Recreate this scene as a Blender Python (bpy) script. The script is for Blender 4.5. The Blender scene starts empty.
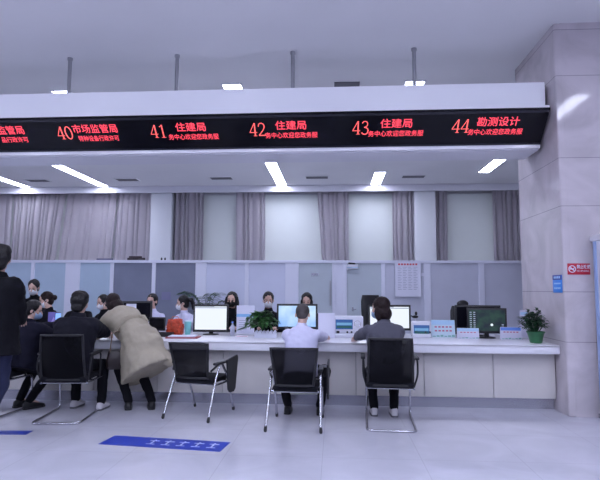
import bpy, bmesh, math, random
from math import sin, cos, pi, radians, sqrt
from mathutils import Vector, Matrix, noise

random.seed(7)
V = Vector
scene = bpy.context.scene
C = scene.collection

# ---------------------------------------------------------------- camera, world, exposure
H_CAM, F_PX = 1.36, 534.0
YAW, PITCH, ROLL = radians(3.71), radians(5.31), radians(0.272)
fwd = V((-sin(YAW) * cos(PITCH), cos(YAW) * cos(PITCH), sin(PITCH)))
rgt = V((cos(YAW), sin(YAW), 0))
upv = rgt.cross(fwd)
r2 = cos(ROLL) * rgt + sin(ROLL) * upv
u2 = -sin(ROLL) * rgt + cos(ROLL) * upv
cam_data = bpy.data.cameras.new('camera')
cam = bpy.data.objects.new('camera', cam_data)
C.objects.link(cam)
cam_data.sensor_fit = 'HORIZONTAL'
cam_data.sensor_width = 36.0
cam_data.lens = F_PX / 600.0 * 36.0
cam_data.clip_end = 200
M3 = Matrix((r2, u2, -fwd)).transposed()
cam.matrix_world = Matrix.Translation((0, 0, H_CAM)) @ M3.to_4x4()
scene.camera = cam

world = bpy.data.worlds.new('world')
scene.world = world
world.use_nodes = True
wb = world.node_tree.nodes['Background']
wb.inputs[0].default_value = (0.50, 0.56, 1.0, 1)
wb.inputs[1].default_value = 0.40
scene.view_settings.view_transform = 'Standard'
scene.view_settings.look = 'None'
scene.view_settings.gamma = 1
scene.view_settings.exposure = 0.0
scene.view_settings.use_curve_mapping = False
STRIP_E = 28.0          # ceiling light strips
STRIP_COL = (0.75, 0.79, 1.0)

# ---------------------------------------------------------------- materials
_mats = {}


def mat(name, col, rough=0.6, metal=0.0, emit=None, es=0.0, bump=0.0, bscale=60.0, var=0.0, vscale=4.0,
        spec=0.5, alpha=1.0, trans=0.0, stretch=None, coat=0.0, sheen=0.0):
    if name in _mats:
        return _mats[name]
    m = bpy.data.materials.new(name)
    m.use_nodes = True
    nt = m.node_tree
    b = nt.nodes['Principled BSDF']
    b.inputs['Base Color'].default_value = (*col, 1)
    b.inputs['Roughness'].default_value = rough
    b.inputs['Metallic'].default_value = metal
    b.inputs['Specular IOR Level'].default_value = spec
    b.inputs['Alpha'].default_value = alpha
    b.inputs['Transmission Weight'].default_value = trans
    b.inputs['Coat Weight'].default_value = coat
    b.inputs['Sheen Weight'].default_value = sheen
    if emit:
        b.inputs['Emission Color'].default_value = (*emit, 1)
        b.inputs['Emission Strength'].default_value = es
    if bump or var:
        tc = nt.nodes.new('ShaderNodeTexCoord')
        mp = nt.nodes.new('ShaderNodeMapping')
        nt.links.new(tc.outputs['Object'], mp.inputs[0])
        if stretch:
            mp.inputs['Scale'].default_value = stretch
        if bump:
            n = nt.nodes.new('ShaderNodeTexNoise')
            n.inputs['Scale'].default_value = bscale
            n.inputs['Detail'].default_value = 4
            nt.links.new(mp.outputs[0], n.inputs['Vector'])
            bp = nt.nodes.new('ShaderNodeBump')
            bp.inputs['Strength'].default_value = bump
            bp.inputs['Distance'].default_value = 0.02
            nt.links.new(n.outputs[0], bp.inputs['Height'])
            nt.links.new(bp.outputs[0], b.inputs['Normal'])
        if var:
            n2 = nt.nodes.new('ShaderNodeTexNoise')
            n2.inputs['Scale'].default_value = vscale
            n2.inputs['Detail'].default_value = 5
            nt.links.new(mp.outputs[0], n2.inputs['Vector'])
            cr = nt.nodes.new('ShaderNodeValToRGB')
            cr.color_ramp.elements[0].position = 0.3
            cr.color_ramp.elements[1].position = 0.7
            cr.color_ramp.elements[0].color = (*[c * (1 - var) for c in col], 1)
            cr.color_ramp.elements[1].color = (*[min(1, c * (1 + var)) for c in col], 1)
            nt.links.new(n2.outputs[0], cr.inputs[0])
            nt.links.new(cr.outputs[0], b.inputs['Base Color'])
    _mats[name] = m
    return m


def tile_mat(name, col, mortar, w, h, rough, var=0.08, vert=False, off=(0, 0, 0), gap=0.003, marble=0.0):
    m = bpy.data.materials.new(name)
    m.use_nodes = True
    nt = m.node_tree
    L = nt.links.new
    b = nt.nodes['Principled BSDF']
    geo = nt.nodes.new('ShaderNodeNewGeometry')
    mp = nt.nodes.new('ShaderNodeMapping')
    mp.inputs['Location'].default_value = off
    if vert:        # u = x + y (each face keeps its own run), v = z
        sx = nt.nodes.new('ShaderNodeSeparateXYZ')
        L(geo.outputs['Position'], sx.inputs[0])
        ad = nt.nodes.new('ShaderNodeMath')
        L(sx.outputs[0], ad.inputs[0]); L(sx.outputs[1], ad.inputs[1])
        cb = nt.nodes.new('ShaderNodeCombineXYZ')
        L(ad.outputs[0], cb.inputs[0]); L(sx.outputs[2], cb.inputs[1])
        L(cb.outputs[0], mp.inputs[0])
    else:
        L(geo.outputs['Position'], mp.inputs[0])
    br = nt.nodes.new('ShaderNodeTexBrick')
    br.offset = 0.0
    br.inputs['Scale'].default_value = 1.0
    br.inputs['Brick Width'].default_value = w
    br.inputs['Row Height'].default_value = h
    br.inputs['Mortar Size'].default_value = gap
    br.inputs['Mortar Smooth'].default_value = 0.2
    br.inputs['Color1'].default_value = (*[c * (1 + var * .5) for c in col], 1)
    br.inputs['Color2'].default_value = (*[c * (1 - var * .5) for c in col], 1)
    br.inputs['Mortar'].default_value = (*mortar, 1)
    L(mp.outputs[0], br.inputs['Vector'])
    out = br.outputs['Color']
    if vert:            # the second set of joints, low courses between the tall ones
        m2 = nt.nodes.new('ShaderNodeMapping')
        m2.inputs['Location'].default_value = (off[0], off[1] + .55, 0)
        L(cb.outputs[0], m2.inputs[0])
        b2 = nt.nodes.new('ShaderNodeTexBrick')
        b2.offset = 0.0
        for k_, v_ in (('Scale', 1.0), ('Brick Width', w), ('Row Height', h), ('Mortar Size', gap), ('Mortar Smooth', .2)):
            b2.inputs[k_].default_value = v_
        b2.inputs['Color1'].default_value = b2.inputs['Color2'].default_value = (1, 1, 1, 1)
        b2.inputs['Mortar'].default_value = (.55, .55, .57, 1)
        L(m2.outputs[0], b2.inputs['Vector'])
        mm_ = nt.nodes.new('ShaderNodeMixRGB')
        mm_.blend_type = 'MULTIPLY'
        mm_.inputs[0].default_value = 1
        L(out, mm_.inputs[1]); L(b2.outputs['Color'], mm_.inputs[2])
        out = mm_.outputs[0]
        b.inputs['Specular IOR Level'].default_value = .32
    if marble:
        n = nt.nodes.new('ShaderNodeTexNoise')
        n.inputs['Scale'].default_value = 1.6
        n.inputs['Detail'].default_value = 8
        n.inputs['Distortion'].default_value = 1.4
        L(geo.outputs['Position'], n.inputs['Vector'])
        cr = nt.nodes.new('ShaderNodeValToRGB')
        cr.color_ramp.elements[0].position = 0.35
        cr.color_ramp.elements[1].position = 0.65
        a = 1 - marble
        cr.color_ramp.elements[0].color = (a, a, a, 1)
        cr.color_ramp.elements[1].color = (1, 1, 1, 1)
        L(n.outputs[0], cr.inputs[0])
        mx = nt.nodes.new('ShaderNodeMixRGB')
        mx.blend_type = 'MULTIPLY'
        mx.inputs[0].default_value = 1
        L(out, mx.inputs[1]); L(cr.outputs[0], mx.inputs[2])
        out = mx.outputs[0]
    L(out, b.inputs['Base Color'])
    b.inputs['Roughness'].default_value = rough
    return m


# ---------------------------------------------------------------- mesh helpers
def nb():
    return bmesh.new()


def box(bm, x0, x1, y0, y1, z0, z1, bev=0.0, rot=None, seg=2):
    r = bmesh.ops.create_cube(bm, size=1.0)
    vs = r['verts']
    c = V(((x0 + x1) / 2, (y0 + y1) / 2, (z0 + z1) / 2))
    for v in vs:
        v.co = V((v.co.x * (x1 - x0), v.co.y * (y1 - y0), v.co.z * (z1 - z0)))
    if bev:
        es = list({e for v in vs for e in v.link_edges})
        g = bmesh.ops.bevel(bm, geom=es, offset=bev, segments=seg, affect='EDGES', profile=0.5)
        vs = list({v for f in g['faces'] for v in f.verts} | {v for v in vs if v.is_valid})
    for v in vs:
        if rot is not None:
            v.co = rot @ v.co
        v.co += c
    return vs


def ring(c, U, W, ru, rw, n=20, e=2.0):
    out = []
    for i in range(n):
        a = 2 * pi * i / n
        ca, sa = cos(a), sin(a)
        out.append(c + U * (ru * math.copysign(abs(ca) ** (2 / e), ca)) + W * (rw * math.copysign(abs(sa) ** (2 / e), sa)))
    return out


def loft(bm, rings, caps=True, closed=False):
    rs = [[bm.verts.new(p) for p in r] for r in rings]
    n = len(rs[0])
    m = len(rs)
    for k in range(m if closed else m - 1):
        a, b = rs[k], rs[(k + 1) % m]
        for i in range(n):
            j = (i + 1) % n
            bm.faces.new((a[i], a[j], b[j], b[i]))
    if caps and not closed:
        bm.faces.new(list(reversed(rs[0])))
        bm.faces.new(rs[-1])
    return rs


def frame_of(d):
    d = d.normalized()
    t = V((0, 0, 1)) if abs(d.z) < 0.9 else V((1, 0, 0))
    u = d.cross(t).normalized()
    return u, u.cross(d).normalized()


def tube(bm, pts, r, n=8, caps=True, closed=False):
    pts = [V(p) for p in pts]
    if not isinstance(r, (list, tuple)):
        r = [r] * len(pts)
    m = len(pts)
    d0 = pts[1] - pts[0]
    u, w = frame_of(d0)
    rs = []
    for k in range(m):
        if closed:
            t = (pts[(k + 1) % m] - pts[k - 1])
        elif k == 0:
            t = d0
        elif k == m - 1:
            t = pts[-1] - pts[-2]
        else:
            t = (pts[k + 1] - pts[k]).normalized() + (pts[k] - pts[k - 1]).normalized()
        t = t.normalized()
        u = (u - t * u.dot(t)).normalized()
        w = t.cross(u)
        rs.append(ring(pts[k], u, w, r[k], r[k], n))
    loft(bm, rs, caps, closed)


def smooth_path(pts, rad=0.05, seg=5):
    """rounds the corners of a polyline"""
    pts = [V(p) for p in pts]
    out = [pts[0]]
    for i in range(1, len(pts) - 1):
        a, b, c = pts[i - 1], pts[i], pts[i + 1]
        r = min(rad, (a - b).length * .49, (c - b).length * .49)
        p, q = b + (a - b).normalized() * r, b + (c - b).normalized() * r
        for k in range(seg + 1):
            t = k / seg
            out.append(p * (1 - t) ** 2 + b * 2 * t * (1 - t) + q * t * t)
    out.append(pts[-1])
    return out


def ell(bm, c, r, R=None, u=16, v=10):
    g = bmesh.ops.create_uvsphere(bm, u_segments=u, v_segments=v, radius=1.0)
    c = V(c)
    for x in g['verts']:
        p = V((x.co.x * r[0], x.co.y * r[1], x.co.z * r[2]))
        if R is not None:
            p = R @ p
        x.co = p + c


def capsule(bm, a, b, ra, rb, n=14):
    a, b = V(a), V(b)
    d = (b - a).normalized()
    u, w = frame_of(d)
    rs = []
    for t in (80, 55, 30, 0):
        t = radians(t)
        rs.append(ring(a - d * ra * sin(t), u, w, ra * cos(t), ra * cos(t), n))
    for t in (0, 30, 55, 80):
        t = radians(t)
        rs.append(ring(b + d * rb * sin(t), u, w, rb * cos(t), rb * cos(t), n))
    loft(bm, rs)


def lathe(bm, prof, c=(0, 0, 0), n=24, cap=True):
    c = V(c)
    loft(bm, [ring(c + V((0, 0, z)), V((1, 0, 0)), V((0, 1, 0)), max(r, .0005), max(r, .0005), n) for r, z in prof], cap)


def prism(bm, poly, y0, y1):
    """outline in x,z extruded along y"""
    a = [bm.verts.new((x, y0, z)) for x, z in poly]
    b = [bm.verts.new((x, y1, z)) for x, z in poly]
    n = len(a)
    bm.faces.new(a)
    bm.faces.new(list(reversed(b)))
    for i in range(n):
        j = (i + 1) % n
        bm.faces.new((a[j], a[i], b[i], b[j]))


def to_mesh(name, bm, smooth=True, angle=40):
    bmesh.ops.recalc_face_normals(bm, faces=bm.faces[:])
    me = bpy.data.meshes.new(name)
    bm.to_mesh(me)
    bm.free()
    if smooth:
        me.polygons.foreach_set('use_smooth', [True] * len(me.polygons))
        me.set_sharp_from_angle(angle=radians(angle))
    return me


def link(name, me, material, parent=None, loc=None, rot=None):
    o = bpy.data.objects.new(name, me)
    C.objects.link(o)
    if material is not None:
        me.materials.clear()
        me.materials.append(material)
    if parent is not None:
        o.parent = parent
    if loc is not None:
        o.location = loc
    if rot is not None:
        o.rotation_euler = rot
    return o


def obj(name, bm, material, parent=None, smooth=True, loc=None, rot=None, angle=40):
    return link(name, to_mesh(name, bm, smooth, angle), material, parent, loc, rot)


def thing(name, label, cat, loc=(0, 0, 0), rotz=0.0, group=None):
    o = bpy.data.objects.new(name, None)
    o.empty_display_size = 0.1
    C.objects.link(o)
    o.location = loc
    o.rotation_euler = (0, 0, rotz)
    o['label'] = label
    o['category'] = cat
    if group:
        o['group'] = group
    return o


def tag(o, label, cat, group=None):
    o['label'] = label
    o['category'] = cat
    if group:
        o['group'] = group
    return o


def struct(o):
    o['kind'] = 'structure'
    return o


def dup(root, loc, rotz, label, group=None):
    r = root.copy()
    C.objects.link(r)
    r.location = loc
    r.rotation_euler = (0, 0, rotz)
    r['label'] = label
    if group:
        r['group'] = group
    for ch in list(root.children):
        c = ch.copy()
        C.objects.link(c)
        c.parent = r
        for g in ch.children:
            d = g.copy()
            C.objects.link(d)
            d.parent = c
    return r


def remesh(bm, voxel, it=4, fac=0.5, wrinkle=0.0, wscale=9.0, wseed=0.0):
    """one continuous surface around all the closed pieces in bm"""
    me = bpy.data.meshes.new('tmp')
    bmesh.ops.recalc_face_normals(bm, faces=bm.faces[:])
    bm.to_mesh(me)
    bm.free()
    o = bpy.data.objects.new('tmp', me)
    C.objects.link(o)
    r = o.modifiers.new('r', 'REMESH')
    r.mode = 'VOXEL'
    r.voxel_size = voxel
    s = o.modifiers.new('s', 'SMOOTH')
    s.factor = fac
    s.iterations = it
    dg = bpy.context.evaluated_depsgraph_get()
    out = bpy.data.meshes.new_from_object(o.evaluated_get(dg))
    bpy.data.objects.remove(o)
    bpy.data.meshes.remove(me)
    if wrinkle:
        nrm = [v.normal.copy() for v in out.vertices]
        for v, n in zip(out.vertices, nrm):
            p = v.co * wscale + V((wseed, wseed * 2, 0))
            k = noise.noise(p) + 0.5 * noise.noise(p * 2.3) + .8 * (0.5 - abs(noise.noise(p * V((1.3, 1.3, .8)).length * .5)))
            v.co += n * wrinkle * k
    out.polygons.foreach_set('use_smooth', [True] * len(out.polygons))
    return out


def add_to_mesh(me, bm2):
    b = bmesh.new()
    b.from_mesh(me)
    t = bpy.data.meshes.new('t')
    bmesh.ops.recalc_face_normals(bm2, faces=bm2.faces[:])
    bm2.to_mesh(t)
    bm2.free()
    b.from_mesh(t)
    b.to_mesh(me)
    b.free()
    bpy.data.meshes.remove(t)
    me.polygons.foreach_set('use_smooth', [True] * len(me.polygons))


def text(name, body, size, material, parent, loc, rot=(pi / 2, 0, 0), sx=1.0, ext=0.002, align='LEFT', shear=0.0, bold=0.0):
    cu = bpy.data.curves.new(name, 'FONT')
    cu.body = body
    cu.size = size
    cu.extrude = ext
    cu.align_x = align
    cu.shear = shear
    cu.offset = bold
    cu.resolution_u = 3
    t = bpy.data.objects.new('tmp', cu)
    C.objects.link(t)
    t.scale = (1, 1, 1)
    dg = bpy.context.evaluated_depsgraph_get()
    me = bpy.data.meshes.new_from_object(t.evaluated_get(dg))
    bpy.data.objects.remove(t)
    for v in me.vertices:
        v.co.x *= sx
    o = link(name, me, material, parent, loc, rot)
    return o


# ---------------------------------------------------------------- palette
M_white = mat('white_paint', (0.74, 0.74, 0.80), 0.45, bump=0.02)
M_ceil = mat('ceiling_paint', (0.78, 0.78, 0.80), 0.75, var=0.03, vscale=0.7)
M_wall = mat('wall_paint', (0.66, 0.66, 0.70), 0.7, var=0.03, vscale=1)
M_col = mat('column_paint', (0.72, 0.74, 0.78), 0.6)
M_floor = tile_mat('floor_tiles', (0.60, 0.60, 0.68), (0.46, 0.46, 0.52), 0.8, 0.8, 0.07, var=0.02, off=(0.1, 0.3, 0), gap=0.002, marble=0.10)
M_marble = tile_mat('pillar_tiles', (0.62, 0.57, 0.605), (0.33, 0.31, 0.35), 6.0, 1.51, 0.07, var=0.04, vert=True, off=(0.6, 0.16, 0), gap=0.004, marble=0.20)
M_light = mat('light_tube', (0.9, 0.9, 0.95), 0.5, emit=STRIP_COL, es=STRIP_E)
M_vent = mat('vent_grey', (0.12, 0.12, 0.14), 0.6)
M_fascia = mat('fascia_white', (0.90, 0.90, 0.95), 0.35, coat=0.2)
M_soffit = mat('soffit_paint', (0.74, 0.74, 0.80), 0.6)
M_screen = mat('led_black', (0.005, 0.005, 0.009), 0.2, spec=0.25)
M_bezel = mat('led_bezel', (0.02, 0.02, 0.03), 0.25)
M_led = mat('led_red', (0.2, 0.0, 0.0), 0.5, emit=(1.0, 0.07, 0.12), es=1.5)
M_led2 = mat('led_number', (0.2, 0.02, 0.0), 0.5, emit=(1.0, 0.13, 0.14), es=1.4)
M_steel = mat('brushed_steel', (0.42, 0.42, 0.45), 0.35, metal=0.9)
M_chrome = mat('chrome', (0.50, 0.50, 0.54), 0.26, metal=1.0)
M_counter = mat('counter_stone', (0.80, 0.80, 0.86), 0.22, var=0.03, vscale=6)
M_panel = mat('counter_panel', (0.62, 0.595, 0.58), 0.35, var=0.04, vscale=3)
M_plinth = mat('plinth_steel', (0.52, 0.52, 0.57), 0.25, metal=0.75)
M_black = mat('black_plastic', (0.012, 0.012, 0.015), 0.45)
M_mesh = mat('black_mesh_cloth', (0.010, 0.010, 0.014), 0.8, spec=0.2, alpha=0.94)
M_fabric = mat('black_fabric', (0.010, 0.010, 0.014), 0.85, spec=0.2, bump=0.15, bscale=300)
M_glass_frost = mat('frosted_blue_glass', (0.44, 0.55, 0.68), 0.22, var=0.05, vscale=2)
M_glass_dark = mat('frosted_grey_glass', (0.21, 0.23, 0.31), 0.16, var=0.08, vscale=2)
M_glass_white = mat('frosted_white_glass', (0.62, 0.65, 0.80), 0.22, var=0.04, vscale=2)
M_glass_green = mat('frosted_green_glass', (0.50, 0.56, 0.62), 0.2, var=0.05, vscale=2)
M_panel_grey = mat('partition_grey_board', (0.54, 0.56, 0.67), 0.4, var=0.03)
M_frame = mat('partition_frame', (0.70, 0.72, 0.84), 0.35)
M_curtain = mat('curtain_cloth', (0.66, 0.62, 0.68), 0.9, bump=0.1, bscale=120, sheen=0.2)
M_blind = mat('window_blind', (0.72, 0.76, 0.74), 0.7, var=0.03, vscale=1.0)
M_skin = mat('skin', (0.62, 0.40, 0.32), 0.5, var=0.05, vscale=20)
M_hair = mat('hair_black', (0.007, 0.006, 0.007), 0.45, spec=0.3, bump=0.35, bscale=90, stretch=(1, 1, .2))
M_hair_brown = mat('hair_brown', (0.018, 0.010, 0.010), 0.5, spec=0.2, bump=0.35, bscale=90, stretch=(1, 1, .2))
M_hair_grey = mat('hair_cropped', (0.055, 0.045, 0.045), 0.6, bump=0.3, bscale=160)
M_mask = mat('mask_white', (0.88, 0.90, 0.96), 0.7, bump=0.05)
M_mask_blue = mat('mask_blue', (0.45, 0.62, 0.85), 0.7, bump=0.05)
M_mask_black = mat('mask_black', (0.01, 0.01, 0.012), 0.7)
M_eye = mat('eye_dark', (0.012, 0.010, 0.010), 0.15)
M_navy = mat('cloth_navy', (0.009, 0.009, 0.020), 0.8, spec=0.15, bump=0.25, bscale=35)
M_charcoal = mat('cloth_charcoal', (0.011, 0.011, 0.018), 0.75, spec=0.15, bump=0.25, bscale=30)
M_blackcloth = mat('cloth_black', (0.005, 0.005, 0.008), 0.8, spec=0.15, bump=0.25, bscale=35)
M_jeans = mat('cloth_jeans', (0.012, 0.016, 0.055), 0.85, bump=0.2, bscale=120)
M_shirt = mat('cloth_white_shirt', (0.62, 0.62, 0.80), 0.75, bump=0.2, bscale=25)
M_greyjacket = mat('cloth_grey_jacket', (0.085, 0.085, 0.115), 0.85, bump=0.25, bscale=40)
M_trench = mat('cloth_trench', (0.40, 0.355, 0.27), 0.8, bump=0.25, bscale=30)
M_shoe = mat('shoe_black', (0.008, 0.008, 0.010), 0.4)
M_shoe_white = mat('shoe_white', (0.60, 0.58, 0.62), 0.5)
M_leaf = mat('leaf_green', (0.065, 0.22, 0.055), 0.4, var=0.35, vscale=14)
M_leaf2 = mat('leaf_deep_green', (0.022, 0.085, 0.035), 0.4, var=0.35, vscale=14)
M_potgreen = mat('pot_green', (0.025, 0.14, 0.055), 0.35)
M_potwhite = mat('pot_white', (0.72, 0.74, 0.86), 0.35)
M_soil = mat('soil', (0.03, 0.022, 0.016), 0.95, bump=0.5)
M_wdev = mat('device_white', (0.66, 0.67, 0.76), 0.35)
M_blue = mat('sticker_blue', (0.02, 0.05, 0.42), 0.3)
M_paper = mat('paper_white', (0.72, 0.73, 0.86), 0.7)

# ================================================================ the hall
X0, X1, Y0, YW, ZC = -14.0, 7.0, -9.0, 16.2, 4.45
b = nb(); box(b, X0, X1, Y0, YW + .3, -0.2, 0)
struct(obj('floor', b, M_floor, smooth=False))
b = nb(); box(b, X0, X1, Y0, YW + .3, ZC, ZC + .2)
struct(obj('ceiling', b, M_ceil, smooth=False))
b = nb(); box(b, X0, X1, YW, YW + .25, 0, ZC)
struct(obj('wall_back', b, M_wall, smooth=False))
b = nb(); box(b, X0 - .2, X0, Y0, YW + .3, 0, ZC)
struct(obj('wall_left', b, M_wall, smooth=False))
b = nb(); box(b, X1, X1 + .2, Y0, YW + .3, 0, ZC)
struct(obj('wall_right', b, M_wall, smooth=False))
# the pelmet beam along the top of the back wall
b = nb(); box(b, X0, X1, YW - .62, YW - .55, 4.25, ZC, 0.01); box(b, X0, X1, YW - .55, YW, 4.36, ZC)
struct(obj('trim_1', b, M_soffit, smooth=False))
# two columns between the window bays
for i, (xa, xb) in enumerate(((-5.56, -4.92), (2.35, 2.96))):
    b = nb(); box(b, xa, xb, YW - .50, YW, 0, 4.36, 0.012)
    struct(obj('wall_column', b, M_col))
# window bays, blinds drawn down
for i, (xa, xb) in enumerate(((-13.3, -5.66), (-4.82, 2.25), (3.06, 6.8))):
    w = thing('window_%d' % (i + 1), '', ''); del w['label']; del w['category']
    w['kind'] = 'structure'
    b = nb()
    n = max(2, round((xb - xa) / 2.4))
    for k in range(n):
        a = xa + (xb - xa) * k / n + .03
        e = xa + (xb - xa) * (k + 1) / n - .03
        box(b, a, e, YW - .10, YW - .085, 0.9, 4.25)
    obj('window_blind', b, M_blind, w, smooth=False)
    b = nb()
    for k in range(n + 1):
        a = xa + (xb - xa) * k / n
        box(b, a - .03, a + .03, YW - .12, YW, .85, 4.36)
    box(b, xa, xb, YW - .16, YW, .80, .86)
    obj('window_frame', b, M_frame, w, smooth=False)

# marble pillar on the right
b = nb(); box(b, 2.58, 6.5, 6.15, 7.44, 0, ZC)
box(b, 2.535, 2.63, 6.11, 6.20, 0, ZC, 0.018)     # rounded corner strip
box(b, 2.537, 2.59, 6.18, 7.44, 0, ZC)
box(b, 2.61, 6.5, 6.112, 6.16, 0, ZC)
struct(obj('wall_pillar', b, M_marble, smooth=False))


# ---------------------------------------------------------------- curtains
def curtain(x0t, x1t, x0b, x1b, folds, label, amp=0.05, y=YW - .30, seed=0):
    rnd = random.Random(seed)
    nx, nz = max(48, folds * 22), 10
    ph = [rnd.uniform(-.5, .5) for _ in range(folds + 2)]
    hs = [rnd.uniform(.55, 1.25) for _ in range(folds + 2)]
    b = nb()
    grid = []
    for k in range(nz + 1):
        t = k / nz
        z = 4.35 - t * 4.30
        row = []
        for i in range(nx + 1):
            s = i / nx
            x = (x0t + (x1t - x0t) * s) * (1 - t) + (x0b + (x1b - x0b) * s) * t
            f = s * folds
            q = int(f)
            a = amp * (hs[q] * (1 - (f - q)) + hs[q + 1] * (f - q))
            yy = y + 2 * a * (.5 - (abs(sin(pi * (f + .22 * sin(2 * pi * f * .37 + ph[0] * 6))))) ** .55) + .012 * sin(5 * t + s * 9)
            row.append(b.verts.new((x, yy, z)))
        grid.append(row)
    for k in range(nz):
        for i in range(nx):
            b.faces.new((grid[k][i], grid[k][i + 1], grid[k + 1][i + 1], grid[k + 1][i]))
    bmesh.ops.solidify(b, geom=b.faces[:], thickness=0.006)
    o = obj('curtain', b, M_curtain, angle=180)
    return tag(o, label, 'curtain', 'mauve grey curtains along the back windows')


curtain(-12.4, -10.05, -12.4, -10.05, 9, 'mauve curtain at the far left, behind the standing black coated person', seed=1)
curtain(-10.0, -8.35, -10.0, -8.85, 11, 'closely gathered mauve curtain with dark folds left of the widest flat curtain', .07, seed=2)
curtain(-8.28, -6.72, -8.75, -6.95, 7, 'widest shallow pleated mauve curtain above the second partition pane from left', .03, YW - .24, seed=3)
curtain(-6.64, -5.60, -6.83, -5.62, 6, 'mauve curtain touching the left side of the white column behind the small dark box', .035, seed=4)
curtain(-4.85, -3.98, -4.85, -3.95, 6, 'gathered mauve curtain right of the left white column', .06, seed=5)
curtain(-2.98, -2.10, -2.93, -2.05, 5, 'bunched mauve curtain between two pale blinds above the person in black face mask', .055, seed=6)
curtain(-.52, .42, -.22, .42, 6, 'bunched mauve curtain with slanting left edge above the man in white shirt', .055, seed=7)
curtain(1.72, 2.33, 1.72, 2.33, 4, 'narrow mauve curtain on the left of the right white column', .055, seed=8)
curtain(2.98, 3.34, 2.98, 3.28, 3, 'narrowest mauve curtain, on the right of the right white column', .055, seed=9)
curtain(4.65, 5.9, 4.65, 5.9, 9, 'mauve curtain beside the tiled pillar', .055, seed=10)

# ---------------------------------------------------------------- ceiling light strips
lamp_n = 0


def strip(x, y0, y1, label, w=0.27):
    t = thing('ceiling_light', label, 'ceiling light', (x, (y0 + y1) / 2, ZC), 0, 'long ceiling light strips')
    L = (y1 - y0) / 2
    b = nb(); box(b, -w / 2, w / 2, -L, L, -.014, -.006)
    obj('diffuser', b, M_light, t, smooth=False)
    b = nb()
    for s in (-1, 1):
        box(b, s * (w / 2 + .012) - .012, s * (w / 2 + .012) + .012, -L - .02, L + .02, -.016, 0)
        box(b, -w / 2, w / 2, s * (L + .01) - .01, s * (L + .01) + .01, -.016, 0)
    obj('frame', b, M_white, t, smooth=False)
    return t


strip(-1.55, 7.73, 9.6, 'short bright ceiling strip just above the hanging sign over number 42')
strip(-1.55, 12.2, 15.5, 'long ceiling strip seen under the sign just right of number 42')
strip(1.2, 7.75, 9.5, 'short bright ceiling strip just above the hanging sign between 43 and 44')
strip(1.2, 13.9, 15.5, 'short ceiling strip seen under the sign below number 43')
strip(-4.29, 7.85, 9.5, 'short bright ceiling strip just above the hanging sign over number 40')
strip(3.9, 12.5, 14.04, 'slanting ceiling strip seen under the sign below number 44 beside the pillar')
strip(-6.95, 12.2, 15.5, 'long slanting ceiling strip seen under the sign below number 40')
strip(-9.40, 12.6, 15.5, 'slanting ceiling strip seen under the sign at its left end')
for k, x in enumerate((-9.4, -6.95, -4.29, -1.55, 1.2, 3.9)):   # hall lamps over the visitors
    for y in (-6.5, -2.2, 1.4):
        strip(x, y, y + 2.4, 'ceiling strip over the visitor hall in front of the hanging sign')
for k, (x, y, lb) in enumerate(((-8.5, 14.6, 'at the left end'), (-5.87, 14.6, 'below the gap between 40 and 41'), (-3.15, 14.5, 'below the gap between 41 and 42'),
                                (-.48, 14.5, 'below the gap between 42 and 43'), (2.15, 14.5, 'below the gap between 43 and 44'))):
    t = thing('ceiling_vent', 'dark slot vent in rear ceiling ' + lb, 'vent', (x, y, ZC), 0, 'slot vents in the rear ceiling')
    b = nb(); box(b, -.3, .3, -.16, .16, -.012, -.004); obj('grille', b, M_vent, t, smooth=False)
    b = nb()
    for s in (-1, 1):
        box(b, s * .31 - .012, s * .31 + .012, -.18, .18, -.016, 0)
        box(b, -.31, .31, s * .17 - .012, s * .17 + .012, -.016, 0)
    obj('frame', b, M_ceil, t, smooth=False)
t = thing('ceiling_vent', 'dark vent in the ceiling just above the white fascia between 42 and 43', 'vent', (.19, 7.85, ZC), 0, 'slot vents in the rear ceiling')
b = nb(); box(b, -.17, .17, -.09, .09, -.012, -.004); obj('grille', b, M_vent, t, smooth=False)
b = nb()
for s in (-1, 1):
    box(b, s * .18 - .01, s * .18 + .01, -.11, .11, -.016, 0)
    box(b, -.18, .18, s * .10 - .01, s * .10 + .01, -.016, 0)
obj('frame', b, M_vent, t, smooth=False)

# ================================================================ hanging LED sign
XL, XR = -12.5, 2.49
sign = thing('hanging_sign', 'long white suspended bulkhead carrying a black LED board with red counter numbers', 'sign', (-3.5 - (-3.5 * cos(-radians(.5)) - 6.5 * sin(-radians(.5))), 6.5 - (-3.5 * sin(-radians(.5)) + 6.5 * cos(-radians(.5))), 0), -radians(.5))
sec = [(6.36, 3.825), (6.36, 3.52), (6.23, 3.50), (6.235, 3.455), (6.57, 3.14), (6.57, 3.085), (7.13, 3.085), (7.13, 3.825)]
b = nb()
loft(b, [[V((x, y, z)) for y, z in sec] for x in (XL, XR)])
obj('housing', b, M_fascia, sign, smooth=False)
b = nb(); box(b, XL, XR, 6.64, 7.11, 3.075, 3.087); obj('soffit', b, M_soffit, sign, smooth=False)
d = V((0, 6.57 - 6.235, 3.14 - 3.455)).normalized()           # down the slope of the board
nrm = V((0, -1, 0)) + d * d.y
nrm = V((0, d.z, -d.y)).normalized()                            # faces the visitors
A, Bp = V((0, 6.235, 3.455)), V((0, 6.57, 3.14))
b = nb()
q = [A + nrm * .012 - d * .02, Bp + nrm * .012 + d * .006, Bp - nrm * .002 + d * .006, A - nrm * .002 - d * .02]
loft(b, [[V((x, p.y, p.z)) for p in q] for x in (XL, XR)])
scr = obj('led_board', b, M_screen, sign, smooth=False)
b = nb()
for p, h in ((A, .030), (Bp - d * .024, .024)):
    q = [p + nrm * .022, p + d * h + nrm * .022, p + d * h + nrm * .008, p + nrm * .008]
    loft(b, [[V((x, v.y, v.z)) for v in q] for x in (XL, XR)])
obj('board_rim', b, M_bezel, scr, smooth=False)
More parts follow.
